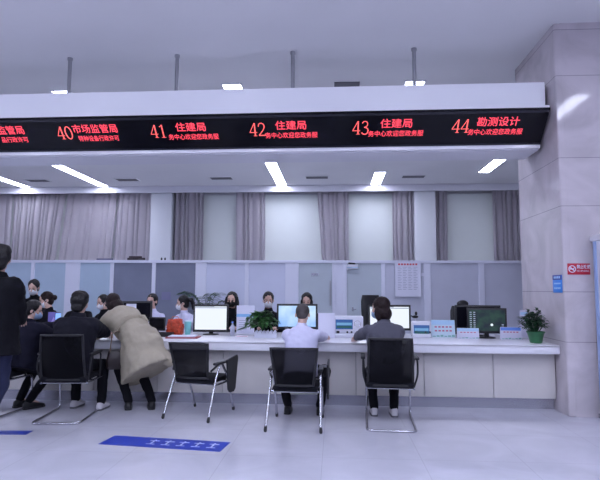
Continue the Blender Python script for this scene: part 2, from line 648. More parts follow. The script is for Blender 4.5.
for k in range(5):
    b = nb(); x = (-5.05, -3.55, -2.08, -.54, 1.02)[k]
    tube(b, [(x, 6.72, 3.835), (x, 6.72, ZC)], .025, 12)
    tube(b, [(x, 6.72, 3.835), (x, 6.72, 3.86)], .04, 12)
    tube(b, [(x, 6.72, ZC - .03), (x, 6.72, ZC)], .035, 12)
    obj('hanger_rod', b, M_steel, sign)

# lettering frame: local x = world x, local y = up the slope
Rt = Matrix((V((1, 0, 0)), -d, nrm)).transposed()
TILT = Rt.to_euler()
SLOPE = (Bp - A).length


def on_board(x, t, off=.0125):
    """point on the sloping board: x along it, t metres below its upper edge"""
    p = A + d * t + nrm * off
    return (x, p.y, p.z)


def digit_strokes(ch):
    if ch == '4':
        return [([(.46, 1.0), (.03, .30)], .05), ([(.0, .28), (.66, .28)], .05), ([(.48, 1.0), (.48, 0.02)], .10), ([(.32, .015), (.64, .015)], .035)]
    if ch == '0':
        return [([(.33 + .28 * cos(a), .5 + .49 * sin(a)) for a in [2 * pi * k / 20 for k in range(21)]], .085)]
    if ch == '1':
        return [([(.14, .84), (.36, .97)], .05), ([(.36, 1.0), (.36, .02)], .10), ([(.16, .015), (.56, .015)], .035)]
    if ch == '2':
        return [([(.06, .74), (.10, .90), (.22, .985), (.36, .985), (.50, .92), (.56, .78), (.54, .62), (.44, .46), (.26, .26), (.06, .06)], .075),
                ([(.04, .045), (.60, .045)], .085), ([(.57, .04), (.61, .20)], .04)]
    return [([(.08, .84), (.18, .97), (.34, .99), (.48, .93), (.53, .78), (.48, .63), (.36, .56), (.24, .53)], .07),
            ([(.24, .54), (.40, .51), (.54, .42), (.58, .28), (.54, .12), (.42, .02), (.26, .0), (.12, .04), (.04, .14)], .085)]


def number(txt, x, t, h):
    b = nb()
    for i, ch in enumerate(txt):
        for pts, w in digit_strokes(ch):
            P = [V((p[0] * h * .80 + i * h * .60, p[1] * h, 0)) for p in pts]
            w *= h
            vs = []
            w *= .85
            for k, p in enumerate(P):
                a = P[max(k - 1, 0)]
                c = P[min(k + 1, len(P) - 1)]
                tt = (c - a).normalized()
                s = V((-tt.y, tt.x, 0)) * w / 2
                vs.append((p + s, p - s))
            rs = [[v[0] + V((0, 0, .003)), v[1] + V((0, 0, .003)), v[1], v[0]] for v in vs]
            loft(b, rs)
    return obj('counter_number', b, M_led2, scr, smooth=False, loc=on_board(x, t), rot=TILT)


def cell(num, title, sub, xn, xt, wt, xs, ws):
    if num:
        number(num, xn + .02, .285, .178)
    n1, n2 = len(title), len(sub)
    s1 = wt / n1
    o = text('title_text', title, .130, M_led, scr, on_board(xt, .193), TILT, sx=s1 / .130 * .98, ext=.001, bold=.0008)
    o = text('subtitle_text', sub, .086, M_led, scr, on_board(xs, .313), TILT, sx=(ws / n2) / .086 * .98, ext=.001, bold=.0005)


cell(None, '监管局', '品行政许可', 0, -4.26, .37, -4.26, .37)
cell('40', '市场监管局', '特种设备行政许可', -3.51, -3.275, .60, -3.235, .54)
cell('41', '住建局', '务中心欢迎您政务服', -2.305, -1.96, .40, -2.07, .65)
cell('42', '住建局', '务中心欢迎您政务服', -1.06, -.72, .40, -.85, .66)
cell('43', '住建局', '务中心欢迎您政务服', .20, .55, .40, .41, .68)
cell('44', '勘测设计', '务中心欢迎您政务服', 1.385, 1.685, .51, 1.60, .655)

# ================================================================ service counter
ctr = thing('service_counter', 'long white service counter with stone top, beige panels and steel plinth', 'counter', (0, 0, 0))
b = nb(); box(b, -9.0, 2.53, 6.27, 7.70, .725, .75, .006); box(b, -9.0, 2.53, 6.27, 6.32, .648, .745, .006)
obj('countertop', b, M_counter, ctr)
xs = [-9.0] + [1.83 - .79 * k for k in range(13, -1, -1)] + [2.53]
for a, e in zip(xs[:-1], xs[1:]):
    b = nb(); box(b, a + .003, e - .003, 6.42, 6.46, .13, .68, .003)
    obj('front_panel', b, M_panel, ctr, smooth=False)
b = nb(); box(b, -9.0, 2.53, 6.455, 6.48, .125, .725)
obj('front_backing', b, M_vent, ctr, smooth=False)
b = nb(); box(b, -9.0, 2.53, 6.49, 6.54, 0, .13)
obj('plinth', b, M_plinth, ctr, smooth=False)
for k, x in enumerate((-8.98, -6.6, -4.75, -3.0, -1.2, .58, 2.47)):
    b = nb(); box(b, x - .015, x + .015, 6.54, 7.5, 0, .727)
    obj('side_panel', b, M_panel, ctr, smooth=False)
ZT = .75

# ================================================================ office partition behind the staff
PY, PZ = 9.6, 1.885
kx = 9.6 / 8.8
posts = [(x * kx) for x in (-5.75, -5.12, -4.42, -3.74, -3.02, -2.22, -1.45, -.70, -.01, .17, .79, 1.5, 2.36, 3.2)]
part = thing('wall_partition', '', ''); del part['label']; del part['category']; part['kind'] = 'structure'
gl = [M_glass_frost, M_glass_frost, M_glass_frost, M_glass_frost, M_glass_dark, M_glass_dark, M_glass_white, M_glass_white, M_glass_green,
      M_frame, M_glass_green, M_panel_grey, M_panel_grey, M_panel_grey, M_panel_grey]
allp = [-11.0, -8.2] + posts
wide = {-4.42 * kx: .14, -2.22 * kx: .10, -.70 * kx: .12, 1.5 * kx: .06, 2.36 * kx: .05}
gl = [M_glass_frost] + gl
for i, (a, e) in enumerate(zip(allp[:-1], allp[1:])):
    b = nb(); box(b, a, e, PY - .012, PY + .012, .05, PZ - .03)
    obj('partition_pane', b, gl[i], part, smooth=False)
b = nb()
for x in allp:
    w = .035
    for k_, v_ in wide.items():
        if abs(k_ - x) < 1e-6:
            w = v_
    box(b, x - w, x + w, PY - .03, PY + .03, 0, PZ, .004)
box(b, allp[0], allp[-1], PY - .035, PY + .035, PZ - .05, PZ, .004)
box(b, allp[0], allp[-1], PY - .03, PY + .03, 0, .08)
obj('partition_frame', b, M_frame, part, smooth=False)


# ================================================================ chairs
def sled_chair(label, loc, rotz, group):
    """black visitor chair on a chrome sled base; back towards -y, seat .45"""
    t = thing('sled_chair', label, 'chair', loc, rotz, group)
    w = .235
    b = nb()
    base = smooth_path([(-w, .36, .335), (-w, .40, .013), (-w, -.36, .013), (w, -.36, .013), (w, .40, .013), (w, .36, .335)], .07)
    tube(b, base, .0125, 14)
    tube(b, [(-w, .37, .335), (-w, .33, .375), (-w, -.16, .375)], .0115, 14)
    tube(b, [(w, .37, .335), (w, .33, .375), (w, -.16, .375)], .0115, 14)
    tube(b, [(-w, .05, .375), (w, .05, .375)], .011, 8)
    tube(b, [(-w, -.12, .375), (w, -.12, .375)], .011, 8)
    obj('sled_base', b, M_chrome, t)
    b = nb(); box(b, -.235, .235, -.20, .28, .39, .45, .022)
    obj('seat', b, M_fabric, t)
    # curved mesh back in a black frame
    b = nb()
    rows = []
    for k in range(9):
        z = .415 + .465 * k / 8
        y0 = -.17 - .10 * (k / 8) - .02 * sin(pi * k / 8)
        hw = .225 - .015 * (k / 8)
        rows.append([V((hw * q / 5, y0 - .035 * (1 - (q / 5) ** 2), z)) for q in range(-5, 6)])
    g = [[b.verts.new(p) for p in r] for r in rows]
    for k in range(8):
        for i in range(10):
            b.faces.new((g[k][i], g[k][i + 1], g[k + 1][i + 1], g[k + 1][i]))
    bmesh.ops.solidify(b, geom=b.faces[:], thickness=0.012)
    bk = obj('backrest', b, M_mesh, t, angle=60)
    b = nb()
    per = [rows[0][i] for i in range(11)] + [rows[k][10] for k in range(1, 9)] + [rows[8][i] for i in range(9, -1, -1)] + [rows[k][0] for k in range(7, 0, -1)]
    tube(b, [p + V((0, -.004, 0)) for p in per], .013, 8, closed=True)
    obj('back_frame', b, M_black, bk)
    for s in (-1, 1):
        b = nb()
        tube(b, smooth_path([(s * w, -.15, .395), (s * (w + .035), -.19, .52), (s * (w + .035), -.17, .655), (s * (w + .035), .16, .665), (s * (w + .012), .22, .385)], .05), .010, 8)
        a = obj('armrest', b, M_black, t)
        b = nb(); box(b, s * (w + .035) - .023, s * (w + .035) + .023, -.16, .15, .663, .688, .009)
        obj('arm_pad', b, M_black, a)
    return t


def tablet_chair(label, loc, rotz, group, tablet=True):
    """four legged training chair, chrome legs, folding writing tablet hanging on its right side"""
    t = thing('tablet_chair', label, 'chair', loc, rotz, group)
    w = .25
    b = nb(); box(b, -.225, .225, -.18, .26, .36, .415, .02); obj('seat', b, M_fabric, t)
    b = nb()
    rows = []
    for k in range(8):
        f = k / 7
        z = .425 + .365 * f
        hw = .185 + .045 * f
        rows.append([V((hw * q / 5, -.20 - .09 * f - .03 * (1 - (q / 5) ** 2), z)) for q in range(-5, 6)])
    g = [[b.verts.new(p) for p in r] for r in rows]
    for k in range(7):
        for i in range(10):
            b.faces.new((g[k][i], g[k][i + 1], g[k + 1][i + 1], g[k + 1][i]))
    bmesh.ops.solidify(b, geom=b.faces[:], thickness=0.014)
    bk = obj('backrest', b, M_mesh, t, angle=60)
    b = nb()
    per = [rows[0][i] for i in range(11)] + [rows[k][10] for k in range(1, 8)] + [rows[7][i] for i in range(9, -1, -1)] + [rows[k][0] for k in range(6, 0, -1)]
    tube(b, [p + V((0, -.005, 0)) for p in per], .013, 8, closed=True)
    obj('back_frame', b, M_black, bk)
    for s in (-1, 1):
        x = s * w
        b = nb(); tube(b, smooth_path([(x * 1.06, -.32, .03), (x, -.14, .42), (x, -.06, .555)], .03), .0125, 14); lg = obj('leg', b, M_chrome, t)
        b = nb(); capsule(b, (x * 1.065, -.325, .017), (x * 1.06, -.317, .045), .017, .015, 10); obj('foot_cap', b, M_black, lg)
        b = nb(); tube(b, smooth_path([(x * .98, .30, .03), (x, .14, .40), (x, .0, .555)], .03), .0125, 14); lg = obj('leg', b, M_chrome, t)
        b = nb(); capsule(b, (x * .98, .304, .017), (x * .98, .297, .045), .017, .015, 10); obj('foot_cap', b, M_black, lg)
        b = nb()
        box(b, x - .026, x + .026, -.17, .13, .555, .582, .01)
        tube(b, smooth_path([(x * .9, -.21, .50), (x, -.16, .535), (x, -.10, .557)], .02), .012, 8)
        obj('armrest', b, M_black, t)
    b = nb()
    tube(b, [(-w, -.12, .349), (w, -.12, .349)], .011, 8); tube(b, [(-w, .17, .349), (w, .17, .349)], .011, 8)
    tube(b, [(-w, -.13, .349), (-w, .18, .349)], .011, 8); tube(b, [(w, -.13, .349), (w, .18, .349)], .011, 8)
    obj('seat_frame', b, M_chrome, t)
    if tablet:
        b = nb()
        prof = [(-.02, .60), (.23, .63), (.25, .60), (.19, .27), (.15, .24), (.06, .245), (.02, .28)]
        vs0 = [b.verts.new((w + .055, y, z)) for y, z in prof]
        vs1 = [b.verts.new((w + .073, y, z)) for y, z in prof]
        b.faces.new(vs0); b.faces.new(list(reversed(vs1)))
        for i in range(len(prof)):
            j = (i + 1) % len(prof)
            b.faces.new((vs0[j], vs0[i], vs1[i], vs1[j]))
        tb = obj('writing_tablet', b, M_black, t, smooth=False)
        b = nb(); tube(b, [(w, .08, .57), (w + .06, .10, .57)], .012, 8); obj('hinge', b, M_steel, tb)
    return t


G_CH = 'visitor chairs in front of the counter'
sled_chair('black sled-base chair under the woman in grey jacket', (.565, 5.67, 0), radians(-3), G_CH)
sled_chair('black sled-base chair under the dark jacketed man with black hair', (-2.84, 5.68, 0), radians(7), G_CH)
sled_chair('black sled-base chair at the far left, under the visitor facing sideways', (-3.74, 5.72, 0), radians(-4), G_CH)
tablet_chair('black chair on chrome legs under the man in white shirt', (-.385, 5.54, 0), radians(-2), G_CH)
tablet_chair('empty black chair on chrome legs with a folded writing tablet', (-1.46, 5.90, 0), radians(-15), G_CH)


def office_chair(label, loc, rotz, group, top=1.30, w=.21):
    t = thing('office_chair', label, 'chair', loc, rotz, group)
    b = nb(); box(b, -.235, .235, -.22, .25, .40, .47, .03); obj('seat', b, M_fabric, t)
    b = nb()
    rs = []
    for k in range(9):
        f = k / 8
        z = .50 + (top - .50) * f
        hw = w * (1 if f < .8 else 1 - .16 * ((f - .8) / .2) ** 2)
        rs.append(ring(V((0, -.24 - .07 * f, z)), V((1, 0, 0)), V((0, 1, 0)), hw, .04 if f < .95 else .028, 20, 4))
    loft(b, rs)
    obj('backrest', b, M_black, t)
    b = nb(); tube(b, [(0, 0, .09), (0, 0, .40)], .03, 12); tube(b, smooth_path([(0, 0, .385), (0, -.25, .385), (0, -.27, .55)], .05), .022, 8)
    obj('gas_column', b, M_black, t)
    b = nb()
    for k in range(5):
        a = 2 * pi * k / 5
        tube(b, [(0, 0, .10), (.29 * cos(a), .29 * sin(a), .065)], [.028, .016], 8)
    bs = obj('star_base', b, M_black, t)
    for k in range(5):
        a = 2 * pi * k / 5
        b = nb(); ell(b, (.29 * cos(a), .29 * sin(a), .028), (.028, .028, .028), None, 10, 8)
        obj('caster', b, M_black, bs)
    return t


G_OF = 'office chairs behind the counter'
office_chair('empty black high-back office chair behind the counter, left of the woman in grey', (.70, 8.3, 0), radians(205), G_OF, 1.28, .17)


# ================================================================ people
def ik(a, b, l1, l2, pole):
    d = b - a
    L = d.length
    if L > (l1 + l2) * .999:
        b = a + d.normalized() * (l1 + l2) * .999
        d = b - a
        L = d.length
    u = d.normalized()
    x = (L * L + l1 * l1 - l2 * l2) / (2 * L)
    h = sqrt(max(l1 * l1 - x * x, 0))
    p = (pole - u * pole.dot(u)).normalized()
    return a + u * x + p * h, b


def hand(bm, wr, f, n, side, curl=.35, sc=1.0):
    f = f.normalized()
    n = (n - f * n.dot(f)).normalized()
    s = f.cross(n) * side          # towards the thumb
    R = Matrix((s, f, n)).transposed()
    ell(bm, wr + f * .045 * sc, (.040 * sc, .052 * sc, .015 * sc), R, 14, 10)
    capsule(bm, wr - f * .03, wr + f * .02 * sc, .026 * sc, .024 * sc, 12)
    for k, (off, ln) in enumerate(((.029, .072), (.010, .081), (-.010, .075), (-.028, .058))):
        p0 = wr + (f * .080 + s * off) * sc
        c1 = curl + .1 * k * curl
        d1 = (f * cos(c1) + n * sin(c1) + s * off * 2).normalized()
        p1 = p0 + d1 * ln * .5 * sc
        c2 = c1 * 2
        d2 = (f * cos(c2) + n * sin(c2)).normalized()
        p2 = p1 + d2 * ln * .3 * sc
        c3 = c1 * 2.7
        p3 = p2 + (f * cos(c3) + n * sin(c3)) * ln * .25 * sc
        tube(bm, [p0 - f * .02 * sc, p0, p1, p2, p3], [.0085 * sc, .0088 * sc, .0082 * sc, .0076 * sc, .0055 * sc], 8)
    q0 = wr + (f * .022 + s * .030) * sc
    q1 = q0 + (f * .6 + s * .75 + n * .25).normalized() * .036 * sc
    q2 = q1 + (f * .85 + s * .35 + n * .45).normalized() * .030 * sc
    tube(bm, [q0 - s * .012, q0, q1, q2], [.011 * sc, .011 * sc, .0095 * sc, .0065 * sc], 8)


def head_prims(bm, T):
    """T maps head space (+y face, origin mid-head) into the body's space"""
    def P(*c):
        return T @ V(c)
    R = T.to_3x3()
    ell(bm, P(0, -.006, .030), (.074, .094, .088), R, 20, 14)
    ell(bm, P(0, .022, -.050), (.054, .064, .064), R, 16, 12)
    ell(bm, P(0, .040, -.095), (.026, .030, .022), R, 12, 8)
    ell(bm, P(0, .062, .018), (.050, .026, .016), R, 12, 8)          # brow
    capsule(bm, P(0, .086, .008), P(0, .104, -.030), .008, .014, 10)  # nose
    ell(bm, P(0, .083, -.066), (.022, .010, .010), R, 12, 8)         # lips
    for s in (-1, 1):
        ell(bm, P(s * .038, .062, -.022), (.022, .022, .020), R, 12, 8)
        ell(bm, P(s * .077, -.008, -.008), (.010, .020, .031), R, 10, 8)


def hair_prims(bm, T, style):
    def P(*c):
        return T @ V(c)
    R = T.to_3x3()
    if style == 'crop':
        ell(bm, P(0, -.017, .036), (.080, .094, .089), R, 20, 14)
        ell(bm, P(0, -.055, -.025), (.062, .046, .050), R, 16, 10)
        return
    ell(bm, P(0, -.020, .040), (.086, .098, .094), R, 20, 14)
    ell(bm, P(0, -.045, -.020), (.076, .062, .075), R, 16, 12)
    if style == 'short':
        ell(bm, P(-.015, -.022, .075), (.076, .086, .056), R, 16, 10)
        ell(bm, P(0, -.04, .02), (.093, .082, .085), R, 16, 10)
        ell(bm, P(0, -.062, -.06), (.068, .046, .056), R, 16, 10)
        ell(bm, P(.030, -.04, .06), (.066, .066, .066), R, 16, 10)
    if style == 'bob':
        ell(bm, P(0, -.040, -.055), (.094, .076, .088), R, 16, 12)
        for s in (-1, 1):
            ell(bm, P(s * .072, .008, -.045), (.026, .042, .085), R, 14, 10)
    if style == 'bun':
        ell(bm, P(0, -.075, .115), (.042, .042, .038), R, 14, 10)
    if style == 'lowbun':
        ell(bm, P(0, -.125, .01), (.042, .038, .042), R, 14, 10)
    if style == 'pony':
        p = [P(0, -.10, .05), P(0, -.15, .035), P(0, -.17, -.04), P(0, -.16, -.13)]
        tube(bm, p, [.03, .034, .030, .012], 12)
    if style == 'long':
        for s in (-1, 1):
            tube(bm, [P(s * .070, .012, .05), P(s * .084, .010, -.04), P(s * .085, .02, -.13), P(s * .078, .03, -.21)], [.024, .030, .030, .014], 12)
        ell(bm, P(0, -.06, -.10), (.082, .05, .13), R, 16, 12)


def mask_bm(T, black=False):
    b = nb()
    g = []
    nx, nz = 14, 9
    for k in range(nz):
        e = radians(-62 + 112 * k / (nz - 1))
        row = []
        for i in range(nx):
            a = radians(-78 + 156 * i / (nx - 1))
            p = V((.065 * sin(a) * cos(e), .028 + .078 * cos(a) * cos(e), -.052 + .062 * sin(e)))
            p.y += .012 * max(0, cos(a * 2)) * cos(e * 1.3)
            row.append(b.verts.new(T @ p))
        g.append(row)
    for k in range(nz - 1):
        for i in range(nx - 1):
            b.faces.new((g[k][i], g[k][i + 1], g[k + 1][i + 1], g[k + 1][i]))
    bmesh.ops.solidify(b, geom=b.faces[:], thickness=.003)
    for s in (-1, 1):
        tube(b, [T @ V((s * .064, .040, -.020)), T @ V((s * .080, .004, .018)), T @ V((s * .082, -.018, .004)), T @ V((s * .064, .040, -.078))], .0016, 6)
    return b


class Pose:
    pass


def solve(s, lean, side, hipz, head_yaw, head_pitch, spine, twist=0.0):
    J = Pose()
    d = V((sin(radians(side)), sin(radians(lean)), 0))
    d.z = sqrt(max(.02, 1 - d.x * d.x - d.y * d.y))
    d.normalize()
    J.d = d
    J.P = V((0, 0, hipz))
    J.N = J.P + d * spine * s
    X = V((1, 0, 0))
    X = (X - d * d.x).normalized()
    tw = Matrix.Rotation(radians(twist), 3, d)
    J.X = tw @ X
    J.Y = d.cross(J.X) * -1
    J.Y = (J.d.cross(J.X)).normalized()
    J.X0 = X
    J.Y0 = d.cross(X)
    J.hd = (d * .4 + V((0, 0, .6))).normalized()
    Rh = Matrix.Rotation(radians(head_yaw), 4, 'Z') @ Matrix.Rotation(radians(head_pitch), 4, 'X')
    J.Hc = J.N + J.hd * .105 * s + (Rh.to_3x3() @ V((0, .025, .065))) * s
    J.T = Matrix.Translation(J.Hc) @ Rh @ Matrix.Scale(s * 1.02, 4)
    J.sh = {k: J.N - d * .085 * s + J.X * k * .158 * s for k in (-1, 1)}
    return J


def person(label, head, rotz=0.0, lean=8, side=0, hipz=.53, head_yaw=0, head_pitch=0, wrists=None, ankles=None, hair='short',
           M_top=None, M_bot=None, M_sh=None, mask=None, M_h=None, bulk=0.0, coat=0.0, collar=True, knees=(0, 1, .5), group=None, elbow=None,
           spine=.50, twist=0.0, curl=.35, shoulder=1.0, fine=True, top_name='jacket', palm=(0, 0, -1), scale=None, flare=None, skip_eyes=False,
           foot_dir=(0, 1, 0), seated=True, skirt=None, crease=.010, wsc=10, kneeout=.12, extra=None):
    """head = (x, y, z of the crown). The figure is solved so that its crown lands there."""
    M_h = M_h or M_hair
    seed = sum(map(ord, label)) % 50
    # find the body scale that puts the crown at head z
    s = 1.0
    for _ in range(14):
        J = solve(s, lean, side, hipz * (1 if seated else s), head_yaw, head_pitch, spine, twist)
        top = (J.T @ V((0, -.02, .128))).z
        s += (head[2] - top) * .8
    s = max(.86, min(1.12, s))
    J = solve(s, lean, side, hipz * (1 if seated else s), head_yaw, head_pitch, spine, twist)
    dz = head[2] - (J.T @ V((0, -.02, .128))).z
    Rz = Matrix.Rotation(rotz, 3, 'Z')
    hc = Rz @ V((J.Hc.x, J.Hc.y, 0))
    loc = V((head[0] - hc.x, head[1] - hc.y, 0))
    root = thing('person', label, 'person', loc, rotz, group)
    inv = Rz.transposed()

    def loc_of(p):
        return inv @ (V(p) - loc)
    X, Y, d = J.X, J.Y, J.d
    # ---- limbs
    wr, el, pole_e = {}, {}, {}
    for k in (-1, 1):
        w = loc_of(wrists[k]) if wrists and k in wrists and wrists[k] is not None else J.sh[k] + V((k * .06, .10, -.50)) * s
        pe = V(elbow[k]) if elbow and k in elbow else V((k * .45, -.3, -.85))
        e, w = ik(J.sh[k], w, .285 * s, .255 * s, pe)
        wr[k], el[k] = w, e
    hip, kn, an = {}, {}, {}
    for k in (-1, 1):
        hip[k] = J.P + V((k * .088 * s, .01, -.02))
        a = loc_of(ankles[k]) if ankles else V((k * .10, .40, .085))
        kp = V(knees) + V((k * kneeout, 0, 0))
        q, a = ik(hip[k], a, .425 * s, .41 * s, kp)
        kn[k], an[k] = q, a
    fd = inv @ V(foot_dir)
    # ---- skin body: one continuous surface
    sl = .82
    prof = [(-.06, .150, .105), (.10, .150, .105), (.36, .128, .095), (.62, .150, .110), (.80, .140, .095), (.91, .095, .072), (1.0, .062, .058)]

    def torso(bm, infl, mul=1.0, start=None, rows=None):
        rs = []
        for f, ru, rw in (rows or prof):
            c = J.P + d * (f * spine * s)
            g = min(1, max(0, f))
            U = (J.X0 * (1 - g) + X * g).normalized()
            W = d.cross(U)
            rs.append(ring(c - W * (.010 * s), U, W, (ru * mul) * s + infl, (rw * mul) * s + infl, 24, 2.3))
        loft(bm, rs)
    b = nb()
    torso(b, 0, .88)
    capsule(b, J.N - d * .05 * s, J.Hc - (J.T.to_3x3() @ V((0, .02, .055))), .054 * s, .050 * s)
    head_prims(b, J.T)
    for k in (-1, 1):
        capsule(b, J.N - d * .05 * s, J.sh[k], .046 * s, .046 * s)
        capsule(b, J.sh[k], el[k], .046 * s, .037 * s)
        capsule(b, el[k], wr[k], .037 * s, .026 * s)
        capsule(b, hip[k], kn[k], .072 * s, .050 * s)
        capsule(b, kn[k], an[k], .047 * s, .034 * s)
        capsule(b, an[k], an[k] + fd * .10 - V((0, 0, .045)), .035, .028)
    me = remesh(b, .0065 if fine else .008, 4, .5)
    b = nb()
    for k in (-1, 1):
        f = (wr[k] - el[k]).normalized()
        pn = inv @ V(palm)
        if abs(f.dot(pn)) > .85:
            pn = V((-k, 0, 0))
        if f.z < -.25 and abs(wr[k].z - .80) < .06:
            f = V((f.x, f.y, -.05)).normalized()
        hand(b, wr[k] + (wr[k] - el[k]).normalized() * .01, f, pn, k if True else 1, curl, s * .98)
    add_to_mesh(me, b)
    link('body', me, M_skin, root)
    # ---- eyes, hair, mask
    if not skip_eyes:
        for k in (-1, 1):
            b = nb()
            ell(b, J.T @ V((k * .031, .0815, -.003)), (.0125 * s, .006, .0065 * s), J.T.to_3x3().normalized(), 12, 8)
            obj('eye', b, M_eye, root)
            b = nb()
            tube(b, [J.T @ V((k * .014, .089, .016)), J.T @ V((k * .032, .087, .021)), J.T @ V((k * .050, .074, .016))], [.003, .0035, .002], 6)
            obj('eyebrow', b, M_h, root)
    b = nb()
    hair_prims(b, J.T, hair)
    link('hair', remesh(b, .006, 3, .5, .004 if hair != 'crop' else .001, 24, seed), M_h, root)
    if mask:
        obj('face_mask', mask_bm(J.T), mask, root)
    # ---- trousers
    b = nb()
    ell(b, J.P + V((0, -.01, -.005)), (.165 * s + bulk * .4, .125 * s + bulk * .3, .115 * s), None, 18, 12)
    for k in (-1, 1):
        capsule(b, hip[k], kn[k], .088 * s, .066 * s)
        capsule(b, kn[k], an[k] + V((0, 0, .01)), .064 * s, .050 * s)
    link('trousers', remesh(b, .012, 4, .5, .007, 11, 3), M_bot, root)
    # ---- shoes
    for k in (-1, 1):
        b = nb()
        a = V((an[k].x, an[k].y, 0))
        sx = V((fd.y, -fd.x, 0)).normalized()
        z0 = max(0.0, an[k].z - .085)
        rs = []
        for y, hw, h in ((-.075, .018, .045), (-.068, .030, .072), (-.03, .036, .095), (.03, .040, .085), (.09, .044, .062), (.14, .043, .050), (.175, .032, .040), (.188, .014, .026)):
            c = a + fd * y
            pts = []
            for i in range(16):
                t = 2 * pi * i / 16
                zz = h * .5 + h * .5 * math.copysign(abs(sin(t)) ** .7, sin(t))
                pts.append(c + sx * (hw * math.copysign(abs(cos(t)) ** .7, cos(t))) + V((0, 0, z0 + zz)))
            rs.append(pts)
        loft(b, rs)
        sh = obj('shoe', b, M_sh or M_shoe, root, angle=60)
        b = nb()
        rs = [[a + fd * (y * 1.02) + sx * (hw * 1.08 * c_) + V((0, 0, z0 + zz)) for c_, zz in ((1, 0), (1, .018), (-1, .018), (-1, 0))]
              for y, hw in ((-.078, .020), (-.06, .034), (0, .038), (.09, .044), (.145, .042), (.18, .028), (.19, .014))]
        loft(b, rs)
        obj('shoe_sole', b, M_shoe if M_sh is None else M_vent, sh, smooth=False)
    # ---- top
    inf = .016 + bulk
    b = nb()
    lo = -.06 - coat
    rows = [(lo, .158 + (flare or 0), .122 + (flare or 0) * .7)] if coat else []
    rows += [(-.10, .156, .118), (.10, .152, .112), (.36, .138, .104), (.62, .156, .116), (.80, .150 * shoulder, .104), (.90, .112 * shoulder, .084), (.985, .072, .066)]
    torso(b, inf, 1.0, rows=rows)
    for k in (-1, 1):
        capsule(b, J.N - d * .055 * s, J.sh[k], .050 * s + bulk * .4, .056 * s + bulk * .7)
        capsule(b, J.sh[k], el[k], .058 * s + bulk * .8, .050 * s + bulk * .6)
        capsule(b, el[k], wr[k] - (wr[k] - el[k]).normalized() * .03, .050 * s + bulk * .6, .039 * s + bulk * .3)
    if skirt:
        rs = []
        c = J.P + d * (.22 * spine * s)
        rs.append(ring(c, X, d.cross(X), .150 * s + bulk * .9, .112 * s + bulk * .9, 24, 2.2))
        for cc, wv, ru, rw in skirt:
            wv = V(wv).normalized()
            rs.append(ring(J.P + V(cc), V((1, 0, 0)), wv, ru, rw, 24, 2.2))
        loft(b, rs)
    for p0, p1, r0, r1 in extra or []:
        capsule(b, p0, p1, r0, r1)
    if collar:
        c0 = J.N + d * .012 * s
        U, W = X, d.cross(X)
        rs = [ring(c0 + d * (-.045 + .022 * q) * s, U, W, (.078 - .005 * q) * s + bulk * .3, (.074 - .005 * q) * s + bulk * .3, 20) for q in range(5)]
        loft(b, rs)
    tp = link(top_name, remesh(b, .012, 4, .5, crease, wsc, seed % 17), M_top, root)
    root['_'] = 0
    del root['_']
    P_ = Pose()
    P_.J, P_.root, P_.el, P_.wr, P_.an, P_.kn, P_.loc_of, P_.s, P_.top = J, root, el, wr, an, kn, loc_of, s, tp
    return P_


# ---------------------------------------------------------------- visitors
HT = ZT + .058
def seat_hip(z=.475):
    return z + .095


p = person('seated woman with dark bob in grey jacket, masked, looking left at the counter', (.50, 5.90, 1.285), 0, lean=16, hipz=.535, head_yaw=62, head_pitch=-8,
           wrists={-1: (.25, 6.36, HT), 1: (.72, 6.40, HT)}, ankles={-1: (.43, 6.03, .085), 1: (.645, 6.00, .085)}, hair='bob', M_h=M_hair_brown,
           M_top=M_greyjacket, M_bot=M_blackcloth, M_sh=M_shoe_white, mask=M_mask_blue, elbow={-1: (-.8, -.1, -.3), 1: (.8, -.5, -.3)}, bulk=.022, collar=True)
p = person('seated man with cropped hair in white shirt, back to the hall', (-.355, 5.98, 1.205), 0, lean=25, hipz=.505, head_yaw=-4, head_pitch=-22,
           wrists={-1: (-.50, 6.42, HT), 1: (-.10, 6.42, HT)}, ankles={-1: (-.52, 6.04, .085), 1: (-.16, 6.02, .085)}, kneeout=.5, hair='crop', M_h=M_hair_grey,
           M_top=M_shirt, M_bot=M_blackcloth, bulk=.016, elbow={-1: (-.9, -.3, -.5), 1: (.9, -.3, -.5)}, shoulder=1.04, top_name='shirt')
p = person('seated person with tousled black hair in bulky charcoal jacket, back turned', (-2.855, 5.88, 1.33), radians(2), lean=13, hipz=.535, head_yaw=2, head_pitch=-14,
           wrists={-1: (-2.98, 6.40, HT), 1: (-2.74, 6.42, HT)}, ankles={-1: (-2.98, 6.12, .085), 1: (-2.64, 6.04, .085)}, hair='short',
           M_top=M_charcoal, M_bot=M_blackcloth, M_sh=M_shoe_white, bulk=.050, elbow={-1: (-.8, -.4, -.9), 1: (.8, -.4, -.9)}, shoulder=1.1, coat=.10, flare=.01)
p = person('seated person in dark clothes and mask, turned sideways, holding up a phone', (-3.46, 6.00, 1.225), radians(-14), lean=14, hipz=.535, head_yaw=-62, head_pitch=-12,
           wrists={-1: (-3.42, 6.42, .92), 1: (-3.20, 6.36, HT)}, ankles={-1: (-3.62, 6.08, .085), 1: (-3.46, 6.00, .085)}, hair='short',
           M_top=M_navy, M_bot=M_blackcloth, mask=M_mask_blue, bulk=.04, foot_dir=(.5, .8, 0), coat=.10, shoulder=1.08)
PHONE_HOLDER = p
p = person('standing person in black coat and jeans at the far left edge, back turned', (-3.07, 4.72, 1.76), radians(-8), lean=2, hipz=.90, head_yaw=30, head_pitch=-8, seated=False,
           wrists={-1: (-3.22, 5.02, 1.08), 1: (-3.02, 5.02, 1.06)}, ankles={-1: (-3.30, 4.70, .085), 1: (-3.12, 4.66, .085)}, hair='short', M_top=M_blackcloth, M_bot=M_jeans, bulk=.05, coat=.22,
           knees=(0, 1, 0), spine=.52, shoulder=1.1, flare=.02, top_name='coat', elbow={-1: (-.6, -.8, -.5), 1: (.6, -.8, -.5)})

